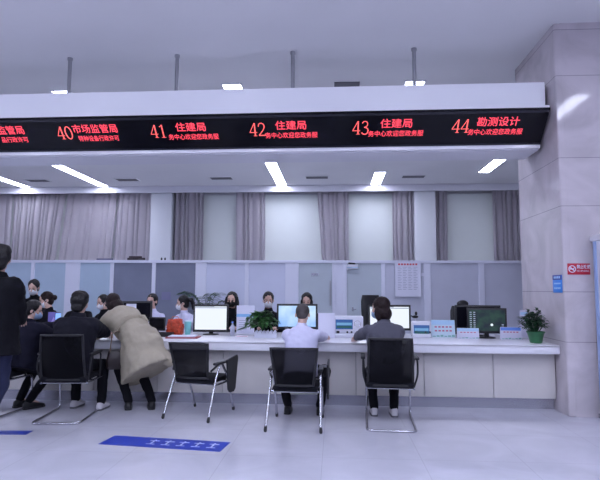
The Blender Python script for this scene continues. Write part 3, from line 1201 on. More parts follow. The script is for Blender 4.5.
# the person in the beige trench coat, bent over the counter
p = person('person in beige belted trench coat bending over the counter, dark brown hair', (-2.72, 6.46, 1.285), radians(57), lean=58, side=0, hipz=.86, head_yaw=8, head_pitch=-38, seated=False,
           wrists={-1: (-2.98, 6.52, HT), 1: (-2.74, 6.72, HT)}, ankles={-1: (-2.34, 6.08, .085), 1: (-2.09, 6.13, .085)}, hair='bob', M_h=M_hair_brown, M_top=M_trench, M_bot=M_blackcloth,
           bulk=.040, knees=(0, 1, 0), foot_dir=(-.35, .93, 0), top_name='coat', elbow={-1: (-.6, -.2, -.8), 1: (.7, -.2, -.7)}, shoulder=1.05, mask=M_mask, crease=.020, wsc=6.5, extra=[((.02, -.26, .72), (.10, -.47, .53), .13, .045)],
           skirt=[((0, -.03, -.02), (0, .72, -.70), .205, .215), ((0, -.12, -.18), (0, .95, -.28), .225, .275), ((0, -.20, -.40), (0, .87, -.49), .235, .36)])
JT = p
# belt round the waist of the trench coat and the storm flap over its shoulders
bt = nb()
U, W = JT.J.X0, JT.J.d.cross(JT.J.X0)
c0 = JT.J.P + JT.J.d * (.36 * .50 * JT.s) - W * .010
pts = ring(c0, U, W, .138 * JT.s + .062, .104 * JT.s + .062, 28, 2.3)
for q in (-.022, 0, .022):
    tube(bt, [v + JT.J.d * q for v in pts], .012, 6, closed=True)
tube(bt, [c0 - W * .165 + U * .05, c0 - W * .20 + U * .07 - JT.J.d * .06, c0 - W * .18 + U * .08 - JT.J.d * .14], [.014, .016, .012], 8)
obj('belt', bt, M_trench, JT.root)
hb = thing('handbag', 'dark brown handbag hanging in front of the counter beside the beige coat', 'handbag', (-2.50, 6.10, .44), radians(25))
b = nb()
loft(b, [ring(V((0, 0, z)), V((1, 0, 0)), V((0, 1, 0)), w_, t_, 20, 3.5) for z, w_, t_ in ((0, .09, .03), (.02, .115, .045), (.10, .12, .045), (.19, .10, .035), (.21, .095, .02))])
obj('bag_body', b, mat('leather_brown', (.022, .014, .014), .4, bump=.1), hb)
b = nb()
for yy in (-.02, .02):
    tube(b, smooth_path([(-.08, yy, .19), (-.06, yy * .5, .43), (.04, yy * .5, .43), (.08, yy, .19)], .06), .006, 8)
obj('strap', b, mat('leather_tan', (.20, .14, .10), .5), hb)


# ---------------------------------------------------------------- staff behind the counter
def staff(label, x, y, z, yaw=180, chair=True, **kw):
    kw.setdefault('hipz', .56)
    if chair:
        pass
    rz = radians(yaw)
    f = V((-sin(rz), cos(rz), 0))
    base = V((x, y, 0)) - f * .08
    rt = V((f.y, -f.x, 0))
    an_ = {k: tuple(base + f * .38 + rt * k * .10 + V((0, 0, .085))) for k in (-1, 1)}
    wr_ = kw.pop('wrists', {k: tuple(base + f * .40 + rt * k * .13 + V((0, 0, .80))) for k in (-1, 1)})
    return person(label, (x, y, z), rz, ankles=an_, wrists=wr_, group='masked staff behind the counter', fine=False, M_bot=M_blackcloth,
                  foot_dir=tuple(f), **kw)


k8 = 8.0 / 7.4
staff_rows = []
p = staff('standing clerk in black uniform and white mask beside the far left partition pane', -4.29 * k8 * 8.3 / 8, 8.3, 1.50, 190, hipz=.76, lean=14, head_pitch=-18, hair='lowbun', M_top=M_blackcloth,
          mask=M_mask, spine=.48)
p = staff('seated clerk with centre parting and white mask, looking sideways, beside the standing clerk', -4.02 * k8, 7.85, 1.31, 165, lean=10, head_yaw=-40, head_pitch=-14, hair='lowbun',
          M_top=M_blackcloth, mask=M_mask, M_h=M_hair_brown)
p = staff('clerk with a hair bun, mostly hidden by the charcoal jacket visitor', -3.62 * k8 * 8.35 / 8, 8.35, 1.29, 195, hair='bun', M_top=M_blackcloth, mask=M_mask, lean=10, head_pitch=-20)
p = staff('clerk in black with mask, partly hidden by the beige coat person', -3.27 * k8, 8.0, 1.27, 150, hair='lowbun', M_top=M_blackcloth, mask=M_mask, lean=8, head_pitch=-10, M_h=M_hair)
p = staff('clerk with pulled back hair, no mask visible, behind the dark monitor', -2.56 * k8, 8.0, 1.29, 180, hair='lowbun', M_top=M_shirt, mask=None, lean=6, head_yaw=-8, top_name='shirt')
p = staff('clerk in white blouse with ponytail and white mask, looking left', -2.12 * k8, 8.0, 1.265, 150, hair='pony', M_top=M_shirt, mask=M_mask, lean=10, head_yaw=-42, head_pitch=-6, top_name='blouse')
p = staff('clerk with long black hair and black mask beside the white monitor', -1.425 * k8, 8.0, 1.325, 180, hair='long', M_top=M_blackcloth, mask=M_mask_black, lean=4, top_name='blouse')
p = staff('clerk with long black hair and white mask above the leafy plant', -.915 * k8, 8.0, 1.325, 186, hair='lowbun', M_top=M_blackcloth, mask=M_mask, lean=6, head_pitch=-6)
p = staff('clerk with fringe behind the blue monitor and the white shirted man', -.385 * k8, 8.05, 1.315, 176, hair='bob', M_top=M_blackcloth, mask=None, lean=6, head_pitch=-10)

# ================================================================ things on the counter
M_scr_white = mat('screen_white', (.1, .1, .1), .3, emit=(.86, .92, 1.0), es=.95)
M_scr_grey = mat('screen_grey_bar', (.1, .1, .1), .3, emit=(.30, .36, .48), es=.8)
M_scr_dark = mat('screen_dark', (.008, .010, .016), .15, emit=(.02, .035, .06), es=.8)


def screen_gradient(name, c0, c1, es, scale=2.2):
    m = bpy.data.materials.new(name)
    m.use_nodes = True
    nt = m.node_tree
    bs = nt.nodes['Principled BSDF']
    tc = nt.nodes.new('ShaderNodeTexCoord')
    n = nt.nodes.new('ShaderNodeTexNoise')
    n.inputs['Scale'].default_value = scale
    n.inputs['Detail'].default_value = 4
    nt.links.new(tc.outputs['Object'], n.inputs['Vector'])
    cr = nt.nodes.new('ShaderNodeValToRGB')
    cr.color_ramp.elements[0].position = .38
    cr.color_ramp.elements[1].position = .62
    cr.color_ramp.elements[0].color = (*c0, 1)
    cr.color_ramp.elements[1].color = (*c1, 1)
    nt.links.new(n.outputs[0], cr.inputs[0])
    nt.links.new(cr.outputs[0], bs.inputs['Emission Color'])
    bs.inputs['Emission Strength'].default_value = es
    bs.inputs['Base Color'].default_value = (.02, .02, .02, 1)
    bs.inputs['Roughness'].default_value = .2
    return m


M_scr_blue = screen_gradient('screen_blue_wallpaper', (.25, .48, 1.0), (.70, .90, 1.0), 1.0, 2.2)
M_scr_map = screen_gradient('screen_green_map', (.006, .012, .024), (.016, .055, .036), .9, 9)


def monitor(label, x, y, z0, w, h, rotz=0, content='off', stand=True, zt=ZT):
    """panel w x h whose lower edge is at z0; the screen faces -y"""
    t = thing('monitor', label, 'monitor', (x, y, zt), rotz, 'computer monitors on the counter')
    a = z0 - zt
    b = nb(); box(b, -w / 2, w / 2, -.012, .012, a, a + h, .004); box(b, -w * .36, w * .36, .012, .04, a + h * .15, a + h * .85, .012)
    obj('casing', b, M_black, t)
    b = nb(); box(b, -w / 2 + .024, w / 2 - .024, -.0135, -.012, a + .032, a + h - .026)
    if content == 'off':
        M = M_screen
    else:
        M = {'page': M_scr_white, 'blue': M_scr_blue, 'map': M_scr_map}[content]
    sc = obj('screen', b, M, t, smooth=False)
    if content == 'page':
        b = nb(); box(b, -w / 2 + .02, w / 2 - .02, -.0148, -.0136, a + h - .050, a + h - .040); box(b, -w / 2 + .02, w * .1, -.0148, -.0136, a + h - .034, a + h - .026)
        obj('window_bar', b, M_scr_grey, sc, smooth=False)
    if content == 'map':
        b = nb()
        for r_ in range(9):
            for c_ in range(2):
                box(b, -w / 2 + .035 + .045 * c_, -w / 2 + .06 + .045 * c_, -.0148, -.0136, a + .045 + .027 * r_, a + .057 + .027 * r_)
        obj('icon_dot_pattern', b, M_scr_grey, sc, smooth=False)
        b = nb()
        for r_ in range(3):
            box(b, w / 2 - .065, w / 2 - .04, -.0148, -.0136, a + .045 + .03 * r_, a + .06 + .03 * r_)
        obj('icon_dot_pattern', b, M_scr_grey, sc, smooth=False)
        b = nb(); tube(b, [(.06, -.0136, a + .11), (.06, -.0150, a + .11)], .017, 16); obj('desktop_dot', b, M_scr_white, sc, smooth=False)
    b = nb()
    lathe(b, [(.11, 0), (.11, .006), (.095, .012), (.03, .014)], (0, .02, 0), 28)
    box(b, -.028, .028, .022, .042, .01, a + h * .4, .006)
    obj('stand', b, M_black, t)
    return t


monitor('black monitor with a white page on screen beside the teal cup', -1.67, 7.20, .785, .48, .37, 0, 'page')
monitor('monitor with a blue wallpaper screen in front of the white shirted man', -.50, 7.20, .835, .545, .335, radians(3), 'blue')
monitor('monitor with a bright white screen beside the woman in grey jacket', .735, 7.30, .822, .565, .34, 0, 'page')
monitor('switched off black monitor standing behind the green map monitor', 1.95, 7.50, .80, .61, .36, radians(-2), 'off')
monitor('tilted monitor showing a dark desktop with a green map near the green pot', 1.965, 7.12, .81, .49, .325, radians(-10), 'map')
mm = monitor('dark monitor behind the beige trench coat, a paper stuck on it', -2.775, 7.42, .90, .42, .29, radians(6), 'off')
b = nb(); box(b, -.15, -.01, -.0165, -.0145, .29, .40); tag(obj('sticky_note', b, M_paper, mm, smooth=False), '', ''); 
for k in ('label', 'category'):
    del bpy.data.objects['sticky_note'][k]

# ---- number stand board
t = thing('sign_stand', 'white desk sign with a pale blue band, left of the leafy plant', 'desk sign', (-1.215, 7.30, ZT), radians(-4))
b = nb(); box(b, -.125, .125, -.004, .004, .015, .39, .003); obj('sign_panel', b, M_paper, t)
b = nb(); box(b, -.122, .122, -.0055, -.004, .235, .275); obj('colour_band', b, mat('band_blue', (.25, .52, .82), .5), t, smooth=False)
b = nb()
for r_ in range(5):
    box(b, -.09, .02 + .03 * (r_ % 3), -.0055, -.004, .07 + .028 * r_, .078 + .028 * r_)
obj('printed_line', b, mat('print_grey', (.38, .40, .52), .6), t, smooth=False)
b = nb(); box(b, -.13, .13, -.05, .05, 0, .016, .004); obj('base', b, M_wdev, t)


# ---- plants
def leaf(bm, base, d, length, width, droop=.5, up=None):
    d = d.normalized()
    s = d.cross(V((0, 0, 1)))
    s = s.normalized() if s.length > .01 else V((1, 0, 0))
    n = s.cross(d)
    rows = []
    for k in range(6):
        f = k / 5
        c = base + d * length * f - V((0, 0, 1)) * droop * length * f * f
        w = width * (0.08, .75, 1.0, .85, .5, .03)[k]
        rows.append((c - s * w + n * w * .25, c, c + s * w + n * w * .25))
    vs = [[bm.verts.new(p) for p in r] for r in rows]
    for k in range(5):
        for i in range(2):
            bm.faces.new((vs[k][i], vs[k][i + 1], vs[k + 1][i + 1], vs[k + 1][i]))


def bush(bm, stems, centre, r, n, ll, lw, seed, droop=.5):
    rnd = random.Random(seed)
    c = V(centre)
    for i in range(n):
        a = rnd.uniform(0, 2 * pi)
        zz = rnd.uniform(-.35, 1)
        q = sqrt(max(0, 1 - max(zz, 0) ** 2)) * rnd.uniform(.25, 1)
        p = c + V((cos(a) * q * r[0], sin(a) * q * r[1], zz * r[2]))
        d = V((cos(a) * .9, sin(a) * .9, rnd.uniform(-.1, .9)))
        leaf(bm, p, d, ll * rnd.uniform(.7, 1.2), lw * rnd.uniform(.75, 1.15), droop * rnd.uniform(.4, 1.5))
        if i % 3 == 0:
            tube(stems, [V((centre[0] * .2, centre[1] * .2, .09)), (p + V((0, 0, .08))) * .5, p], .003, 5)


t = thing('potted_plant', 'leafy green plant in a white scalloped planter in front of the white masked clerk', 'plant', (-.90, 6.85, ZT), 0, 'green plants on the counter')
b, st = nb(), nb()
bush(b, st, (-.03, -.01, .20), (.185, .13, .12), 125, .10, .040, 5, .7)
for i in range(7):
    a = pi * (.95 + .1 * i / 6)
    leaf(b, V((-.16 - .02 * i, -.02, .15 - .006 * i)), V((-.9, -.2, -.1)), .09, .024, .5)
bmesh.ops.solidify(b, geom=b.faces[:], thickness=.0012)
obj('foliage', b, M_leaf, t, angle=180)
obj('stem', st, M_leaf2, t)
b = nb()
box(b, -.115, .165, -.055, .055, 0, .055, .006)
for sy in (-.058, .052):
    for i in range(6):
        x = -.115 + .0467 * i
        prism(b, [(x, .0), (x + .044, .0), (x + .044, .065), (x + .022, .098), (x, .065)], sy, sy + .006)
obj('planter', b, M_potwhite, t, smooth=False)
b = nb(); box(b, -.108, .158, -.05, .05, .05, .062); obj('soil', b, M_soil, t, smooth=False)

t = thing('potted_plant', 'bushy plant in a round green pot at the right end of the counter', 'plant', (2.36, 6.52, ZT), 0, 'green plants on the counter')
b, st = nb(), nb()
bush(b, st, (-.03, -.02, .22), (.145, .13, .12), 240, .064, .024, 9, .4)
for sx, zz in ((-.08, .34), (.05, .33), (-.13, .25), (.02, .36)):
    for i in range(5):
        leaf(b, V((sx, 0, zz + .01 * i)), V((cos(i * 2.4), sin(i * 2.4), .8)), .05, .017, .2)
bmesh.ops.solidify(b, geom=b.faces[:], thickness=.0012)
obj('foliage', b, M_leaf2, t, angle=180)
obj('stem', st, M_leaf2, t)
b = nb(); lathe(b, [(.062, 0), (.068, .006), (.078, .05), (.095, .115), (.104, .122), (.104, .136), (.092, .136), (.088, .115), (.03, .112)], n=32)
obj('pot', b, M_potgreen, t)
b = nb(); lathe(b, [(.0, .112), (.088, .112), (.086, .122), (.0, .124)], n=24); obj('soil', b, M_soil, t)

# a palm on a low stand behind the clerks
t = thing('potted_palm', 'feathery palm plant by the partition between the white bloused clerk and dark glass', 'plant', (-2.16, 9.05, 0), 0)
b = nb(); lathe(b, [(.13, 0), (.15, .02), (.19, .34), (.20, .36), (.18, .36), (.17, .32), (.02, .31)], n=28); obj('pot', b, M_potwhite, t)
b = nb(); lathe(b, [(.0, .31), (.17, .31), (.16, .325), (0, .33)], n=20); obj('soil', b, M_soil, t)
b, st = nb(), nb()
rnd = random.Random(4)
for i in range(13):
    a = 2 * pi * i / 13 + rnd.uniform(-.2, .2)
    ln = rnd.uniform(.75, 1.05)
    pts = []
    for k in range(9):
        f = k / 8
        pts.append(V((cos(a) * .42 * f ** 1.6 * ln, sin(a) * .40 * f ** 1.6 * ln, .32 + 1.62 * ln * (f - .42 * f ** 3.2))))
    tube(st, pts, [.008 - .0008 * k for k in range(9)], 6)
    for k in range(3, 9):
        for s_ in (-1, 1):
            dd = V((-sin(a) * s_, cos(a) * s_, .15)) + V((cos(a), sin(a), 0)) * .6
            for g in (0, .5):
                p = pts[k] if k == 8 else pts[k].lerp(pts[k + 1], g)
                leaf(b, p, dd, .20 * (1.1 - .5 * abs(k / 8 - .6)), .019, .35)
bmesh.ops.solidify(b, geom=b.faces[:], thickness=.001)
obj('fronds', b, M_leaf2, t, angle=180)
obj('stem', st, M_leaf2, t)

# ---- white back panel
t = thing('privacy_board', 'plain white upright board on the counter beside the white shirted man', 'board', (-.103, 6.86, ZT), radians(-2))
b = nb(); box(b, -.105, .105, -.006, .006, 0, .315, .003); obj('board_panel', b, M_paper, t)
b = nb(); box(b, -.08, -.06, .0, .08, 0, .01); box(b, .06, .08, .0, .08, 0, .01); obj('support_foot', b, M_wdev, t)

# ---- document readers
M_dscr = mat('device_screen', (.01, .02, .05), .2, emit=(.05, .14, .42), es=.7)
M_dscr2 = mat('device_screen_light', (.01, .02, .05), .2, emit=(.20, .45, .75), es=.8)
M_dscr3 = mat('device_screen_green', (.01, .02, .05), .2, emit=(.03, .12, .10), es=.7)


def reader(label, x, y, w, h, sw, sh, rz=0):
    t = thing('card_reader', label, 'reader', (x, y, ZT), rz, 'white reading terminals on the counter')
    b = nb(); box(b, -w / 2, w / 2, -.02, .13, .015, h, .022, seg=4); box(b, -w / 2 + .01, w / 2 - .01, -.10, .13, 0, .05, .012)
    obj('housing', b, M_wdev, t)
    x0 = -w / 2 + .025
    z0 = h - sh - .045
    b = nb(); box(b, x0, x0 + sw, -.0235, -.02, z0, z0 + sh, .002); sc = obj('screen', b, M_dscr, t, smooth=False)
    b = nb(); box(b, x0 + .012, x0 + sw - .012, -.0250, -.0236, z0 + sh * .42, z0 + sh * .68); obj('screen_band', b, M_dscr2, sc, smooth=False)
    b = nb(); box(b, x0 + .012, x0 + sw - .012, -.0250, -.0236, z0 + sh * .12, z0 + sh * .36); obj('screen_band', b, M_dscr3, sc, smooth=False)
    for bx, bz in ((.05, .05), (.105, .05)):
        b = nb(); tube(b, [(x0 + bx + .10, -.02, bz + .02), (x0 + bx + .10, -.027, bz + .02)], .013, 14); obj('button', b, M_black, t)
    b = nb(); box(b, x0 + .01, x0 + .05, -.024, -.018, .055, .085, .002); obj('card_slot', b, M_black, t, smooth=False)
    if w > .3:
        b = nb()
        tube(b, [(w / 2 - .075 + .04 * cos(a), -.022, h - .10 + .04 * sin(a)) for a in [2 * pi * k / 24 for k in range(24)]], .003, 6, closed=True)
        box(b, w / 2 - .11, w / 2 - .04, -.0225, -.019, h - .115, h - .112)
        obj('keypad_ring', b, M_plinth, t)
    return t


reader('larger white reading terminal with blue screen between the white board and woman in grey', .178, 6.98, .38, .275, .22, .125)
reader('smaller white reading terminal with blue screen right of the bright white monitor', 1.125, 7.10, .25, .205, .20, .125, radians(-4))
t = thing('document_camera', 'small black camera on a thin stem above the smaller reading terminal', 'camera', (1.08, 7.32, ZT))
b = nb(); box(b, -.05, .05, -.04, .04, 0, .015, .004); obj('base', b, M_black, t)
b = nb(); tube(b, [(0, 0, .01), (0, 0, .24)], .006, 8); obj('stem', b, M_wdev, t)
b = nb(); ell(b, (0, -.01, .255), (.042, .03, .020)); ell(b, (.01, -.02, .30), (.018, .018, .026)); capsule(b, (-.045, 0, .265), (-.03, 0, .25), .010, .010); obj('camera_head', b, M_black, t)


# ---- leaflet cards
def card(label, x, y, w, h, rz, top_col, body_col, rows):
    t = thing('desk_card', label, 'desk card', (x, y, ZT), rz, 'pastel desk cards on the counter')
    R = Matrix.Rotation(radians(-12), 3, 'X')
    b = nb()
    for v in box(b, -w / 2, w / 2, -.002, .002, 0, h):
        v.co = R @ v.co
    for v in box(b, -w / 2, w / 2, -.002, .002, 0, h):
        v.co = Matrix.Rotation(radians(12), 3, 'X') @ v.co + V((0, 2 * h * sin(radians(12)), 0))
    obj('card_sheet', b, body_col, t, smooth=False)
    b = nb()
    for v in box(b, -w / 2 + .004, w / 2 - .004, -.0035, -.0022, h * .72, h - .004):
        v.co = R @ v.co
    obj('header_band', b, top_col, t, smooth=False)
    b = nb()
    rnd = random.Random(len(label))
    for r_ in range(rows):
        for c_ in range(5):
            zz = h * (.60 - .22 * r_)
            xx = -w * .36 + w * .155 * c_
            for v in box(b, xx, xx + w * .10, -.0035, -.0022, zz - h * .05, zz + h * .04):
                v.co = R @ v.co
    obj('printed_mark', b, mat('print_pink', (.55, .16, .26), .6), t, smooth=False)
    b = nb()
    for i in range(6):
        xx = -w * .45 + w * .16 * i
        for v in box(b, xx, xx + w * .12, -.0035, -.0022, .006, h * (.08 + .03 * (i % 3))):
            v.co = R @ v.co
    obj('printed_edge', b, mat('print_green', (.22, .45, .40), .6), t, smooth=False)


M_cb = mat('card_pale_blue', (.40, .62, .82), .5)
M_cbody = mat('card_pale_green', (.55, .70, .80), .5)
M_cwhite = mat('card_white', (.64, .64, .78), .5)
M_cblue = mat('card_blue', (.12, .26, .72), .5)
card('largest pale blue desk card standing between the small terminal and dark monitor', 1.42, 7.16, .305, .225, 0, M_cb, M_cbody, 2)
card('low desk card leaning below the left edge of the dark monitors', 1.69, 6.97, .27, .135, radians(-3), M_cb, M_cwhite, 1)
card('low blue topped desk card between the map monitor and green potted plant', 2.21, 6.93, .25, .155, radians(-4), M_cblue, M_cwhite, 1)
t = thing('desk_card', 'small white card rising behind the green potted plant against the pillar', 'desk card', (2.43, 7.10, ZT))
b = nb(); box(b, -.05, .05, -.003, .003, .02, .36, .002); obj('card_sheet', b, M_cwhite, t); b = nb(); box(b, -.06, .06, -.04, .04, 0, .02, .003); obj('base', b, M_wdev, t)
b = nb(); box(b, -.045, .045, -.0045, -.003, .30, .335); obj('header_band', b, M_cb, t, smooth=False)

# ---- left end of the counter
t = thing('display_stand', 'small purple display card on a black easel before the charcoal jacket visitor', 'display card', (-3.68, 6.86, ZT), radians(8))
b = nb(); box(b, -.075, .075, -.004, .004, .12, .30, .002); obj('card_face', b, mat('card_purple', (.16, .13, .42), .35), t)
b = nb()
prism(b, [(-.05, .14), (.0, .24), (.05, .14), (.03, .13), (.0, .19), (-.03, .13)], -.0055, -.004)
obj('card_mark', b, mat('card_lilac', (.42, .34, .70), .5), t, smooth=False)
b = nb(); prism(b, [(-.05, 0), (.05, 0), (.055, .13), (-.055, .13)], -.02, .03); obj('easel', b, M_black, t, smooth=False)
ph = thing('smartphone', 'phone with a glowing blue screen held by the sideways seated visitor', 'phone', (-3.40, 6.43, .975), radians(55))
b = nb(); box(b, -.038, .038, -.005, .005, -.07, .09, .004); obj('phone_body', b, M_black, ph)
b = nb(); box(b, -.034, .034, -.0062, -.005, -.062, .082); obj('screen', b, mat('phone_screen', (.02, .02, .05), .2, emit=(.25, .45, 1.0), es=1.2), ph, smooth=False)
for i, (x, y, rz, lb) in enumerate(((-3.32, 6.62, .3, 'white sheet of paper on the counter before the phone holding visitor'), (-2.55, 6.62, -.2, 'white sheet of paper under the arms of the trench coat person'))):
    b = nb(); box(b, -.105, .105, -.148, .148, 0, .003)
    tag(obj('paper_sheet', b, M_paper, None, smooth=False, loc=(x, y, ZT), rot=(0, 0, rz)), lb, 'paper')
t = thing('desk_terminal', 'small black desk terminal between the trench coat and orange bag', 'terminal', (-2.36, 7.05, ZT), radians(-6))
b = nb(); box(b, -.115, .115, -.01, .02, .06, .235, .008)
obj('panel', b, M_black, t)
b = nb(); box(b, -.10, .10, -.012, -.010, .08, .22); obj('screen', b, M_screen, t, smooth=False)
b = nb(); box(b, -.06, .06, -.05, .06, 0, .012, .004); box(b, -.02, .02, .0, .02, .01, .08, .004); obj('stand', b, M_black, t)
t = thing('gift_bag', 'bright orange crumpled bag on the counter beside the teal cup', 'bag', (-2.10, 7.0, ZT))
b = nb()
loft(b, [ring(V((0, 0, z)), V((1, 0, 0)), V((0, 1, 0)), a, c, 20, 3) for z, a, c in ((.012, .09, .05), (.03, .108, .060), (.12, .112, .058), (.18, .10, .045), (.215, .095, .02))])
link('bag_body', remesh(b, .008, 2, .4, .012, 22, 5), mat('orange_paper', (.50, .055, .018), .5, bump=.4, var=.4, vscale=25), t)
b = nb(); tube(b, smooth_path([(-.05, 0, .21), (-.04, 0, .25), (.04, 0, .25), (.05, 0, .21)], .03), .004, 6); obj('handle', b, mat('orange_cord', (.6, .16, .08), .6), t)
t = thing('desk_tray', 'low black tray of odds and ends left of the red folder', 'tray', (-2.20, 6.86, ZT), radians(5))
b = nb(); box(b, -.11, .11, -.07, .07, 0, .01)
for s_ in (-1, 1):
    box(b, s_ * .108 - .004, s_ * .108 + .004, -.07, .07, 0, .05); box(b, -.11, .11, s_ * .068 - .004, s_ * .068 + .004, 0, .05)
obj('tray_body', b, M_black, t, smooth=False)
t = thing('folder', 'red edged folder with papers lying in front of the teal cup', 'folder', (-1.90, 6.70, ZT), radians(4))
b = nb(); box(b, -.20, .20, -.12, .12, 0, .016, .003); obj('cover', b, mat('folder_red', (.32, .05, .07), .45), t)
b = nb(); box(b, -.17, .16, -.10, .10, .016, .028); obj('papers', b, M_paper, t, smooth=False)
t = thing('cup', 'teal cup beside the white page monitor', 'cup', (-1.945, 7.06, ZT))
b = nb(); lathe(b, [(.032, 0), (.035, .004), (.046, .175), (.047, .18), (.043, .18), (.041, .165), (.01, .02)], n=24); obj('cup_body', b, mat('cup_teal', (.22, .60, .62), .35), t)
b = nb(); lathe(b, [(.049, .178), (.049, .186), (.036, .192), (.0, .192)], n=24); obj('lid', b, mat('cup_lid', (.5, .72, .76), .4), t)
t = thing('water_bottle', 'small clear bottle behind the plant, beside the white desk sign', 'bottle', (-1.33, 6.98, ZT))
b = nb(); lathe(b, [(.028, 0), (.031, .005), (.031, .12), (.012, .155), (.012, .175), (.0, .175)], n=20); obj('bottle_body', b, mat('bottle_plastic', (.7, .72, .85), .15, trans=.6), t)
b = nb(); lathe(b, [(.014, .172), (.014, .19), (0, .19)], n=16); obj('cap', b, M_cblue, t)
t = thing('pen_pot', 'dark pen pot beside the foot of the blue wallpaper monitor', 'pen pot', (-.62, 6.95, ZT))
b = nb(); lathe(b, [(.03, 0), (.033, .004), (.036, .09), (.033, .09), (.031, .01), (.0, .01)], n=20); obj('pot', b, M_black, t)
b = nb()
for a_, c_ in ((.01, .02), (-.015, .01), (.0, -.02)):
    tube(b, [(a_ * .4, c_ * .4, .012), (a_ * 1.4, c_ * 1.4, .14)], .004, 6)
obj('pen', b, M_vent, t)
t = thing('desk_card', 'pinkish white slips lying in front of the white desk sign', 'slips', (-1.20, 6.98, ZT))
b = nb(); box(b, -.07, .07, -.045, .045, 0, .006); obj('card_sheet', b, mat('slip_pink', (.72, .52, .58), .6), t, smooth=False)
for x, y, lb in ((.95, 6.62, 'white keyboard like slab lying before the woman in grey jacket'), ):
    pass

# ================================================================ on the partition
t = thing('notice_board', 'white framed notice sheet with red heading on the grey partition', 'notice', (1.295, PY - .034, 1.565), 0)
b = nb(); box(b, -.21, .21, -.012, -.002, -.305, .305); obj('sheet', b, M_paper, t, smooth=False)
b = nb()
for s_ in (-1, 1):
    box(b, s_ * .215 - .010, s_ * .215 + .010, -.018, 0, -.315, .315); box(b, -.21, .21, -.018, 0, s_ * .31 - .008, s_ * .31 + .008)
obj('frame', b, M_frame, t, smooth=False)
b = nb()
for i in range(7):
    box(b, -.17 + .05 * i, -.135 + .05 * i, -.0135, -.012, .235, .265)
obj('heading', b, mat('print_red', (.65, .08, .12), .6), t, smooth=False)
b = nb()
for r_ in range(14):
    for c_ in range(4):
        box(b, -.18 + .092 * c_, -.18 + .092 * c_ + (.05 + .02 * ((r_ * 3 + c_) % 2)), -.0135, -.012, .195 - .03 * r_, .203 - .03 * r_)
obj('printed_line', b, mat('print_grey', (.38, .40, .52), .6), t, smooth=False)
t = thing('access_unit', 'white unit with black camera at the top of the partition glass', 'wall unit', (.31, PY - .014, 1.765), 0)
b = nb(); box(b, -.07, .11, -.05, 0, -.035, .045, .008); box(b, -.10, -.07, -.03, 0, -.06, .03, .004); obj('housing', b, M_wdev, t)
b = nb(); capsule(b, (-.05, -.03, .065), (.05, -.04, .06), .018, .014); obj('camera', b, M_black, t)
b = nb(); box(b, -.09, .11, -.052, -.05, -.012, .0); obj('blue_strip', b, M_cb, t, smooth=False)
for nm, x, z, w_, h_, M, lb, cat_ in (('door_plate', -.355, 1.63, .125, .05, M_plinth, 'small grey plate on the greenish glass above the fringed clerk', 'plate'),
                                      ('paper_note', 1.54, 1.635, .07, .055, M_paper, 'tiny white note beside the framed notice sheet', 'note'),
                                      ('paper_note', -3.055, 1.235, .17, .14, mat('note_lilac', (.19, .19, .33), .6), 'faint lilac note on the dark glass behind the bloused clerk', 'note')):
    b = nb(); box(b, -w_ / 2, w_ / 2, -.004, 0, -h_ / 2, h_ / 2)
    pos = (x, PY - .0125 if nm == 'door_plate' or x < 0 else PY - .031, z)
    tag(obj(nm, b, M, None, smooth=False, loc=pos), lb, cat_)
b = nb(); tube(b, [(0, -.03, -.035), (0, -.03, .035)], .012, 10); tube(b, [(0, 0, 0), (0, -.03, 0)], .010, 8); tube(b, [(0, -.035, 0), (.06, -.035, 0)], .008, 8)
obj('partition_handle', b, M_plinth, part, loc=(.32, PY - .012, 1.02))
b = nb(); box(b, -.012, .012, -.03, 0, -.22, .22); obj('partition_handle', b, M_steel, part, smooth=False, loc=(-.075, PY - .03, 1.30))
# things lying on its top rail
t = thing('storage_case', 'dark brown case lying on top of the partition against the left curtain', 'case', (-3.64, PY, PZ), radians(2))
b = nb(); box(b, -.16, .16, -.03, .03, 0, .045, .008); box(b, -.13, .10, -.028, .028, .045, .075, .01); obj('case_body', b, mat('case_brown', (.05, .035, .045), .5), t)
b = nb(); tube(b, smooth_path([(-.05, -.03, .03), (-.05, -.05, .03), (.05, -.05, .03), (.05, -.03, .03)], .01), .005, 6); obj('handle', b, M_black, t)
b = nb(); box(b, -.15, .15, -.03, .03, 0, .03, .006)
tag(obj('flat_box', b, mat('box_bluegrey', (.14, .14, .26), .5), None, loc=(-4.23, PY, PZ)), 'flat dull blue box on the partition top, left of the brown case', 'box')
for i, x in enumerate((-3.165, -3.10)):
    b = nb(); lathe(b, [(.014, 0), (.016, .03), (.01, .045), (0, .05)], n=12)
    tag(obj('small_bottle', b, M_black, None, loc=(x, PY, PZ)), ('tiny dark bottle on the partition top before the white column, left of its twin', 'tiny dark bottle on the partition top before the white column, right of its twin')[i], 'bottle', 'tiny bottles on the partition')

# office chair whose rounded top shows over the dark monitors
oc = office_chair('black office chair whose rounded top shows above the dark monitors', (2.0, 8.25, 0), radians(180), G_OF, 1.12, .20)
b = nb(); ell(b, (0, -.31, 1.15), (.09, .04, .06)); tube(b, [(0, -.31, 1.05), (0, -.31, 1.12)], .012, 8); obj('headrest', b, M_black, oc)

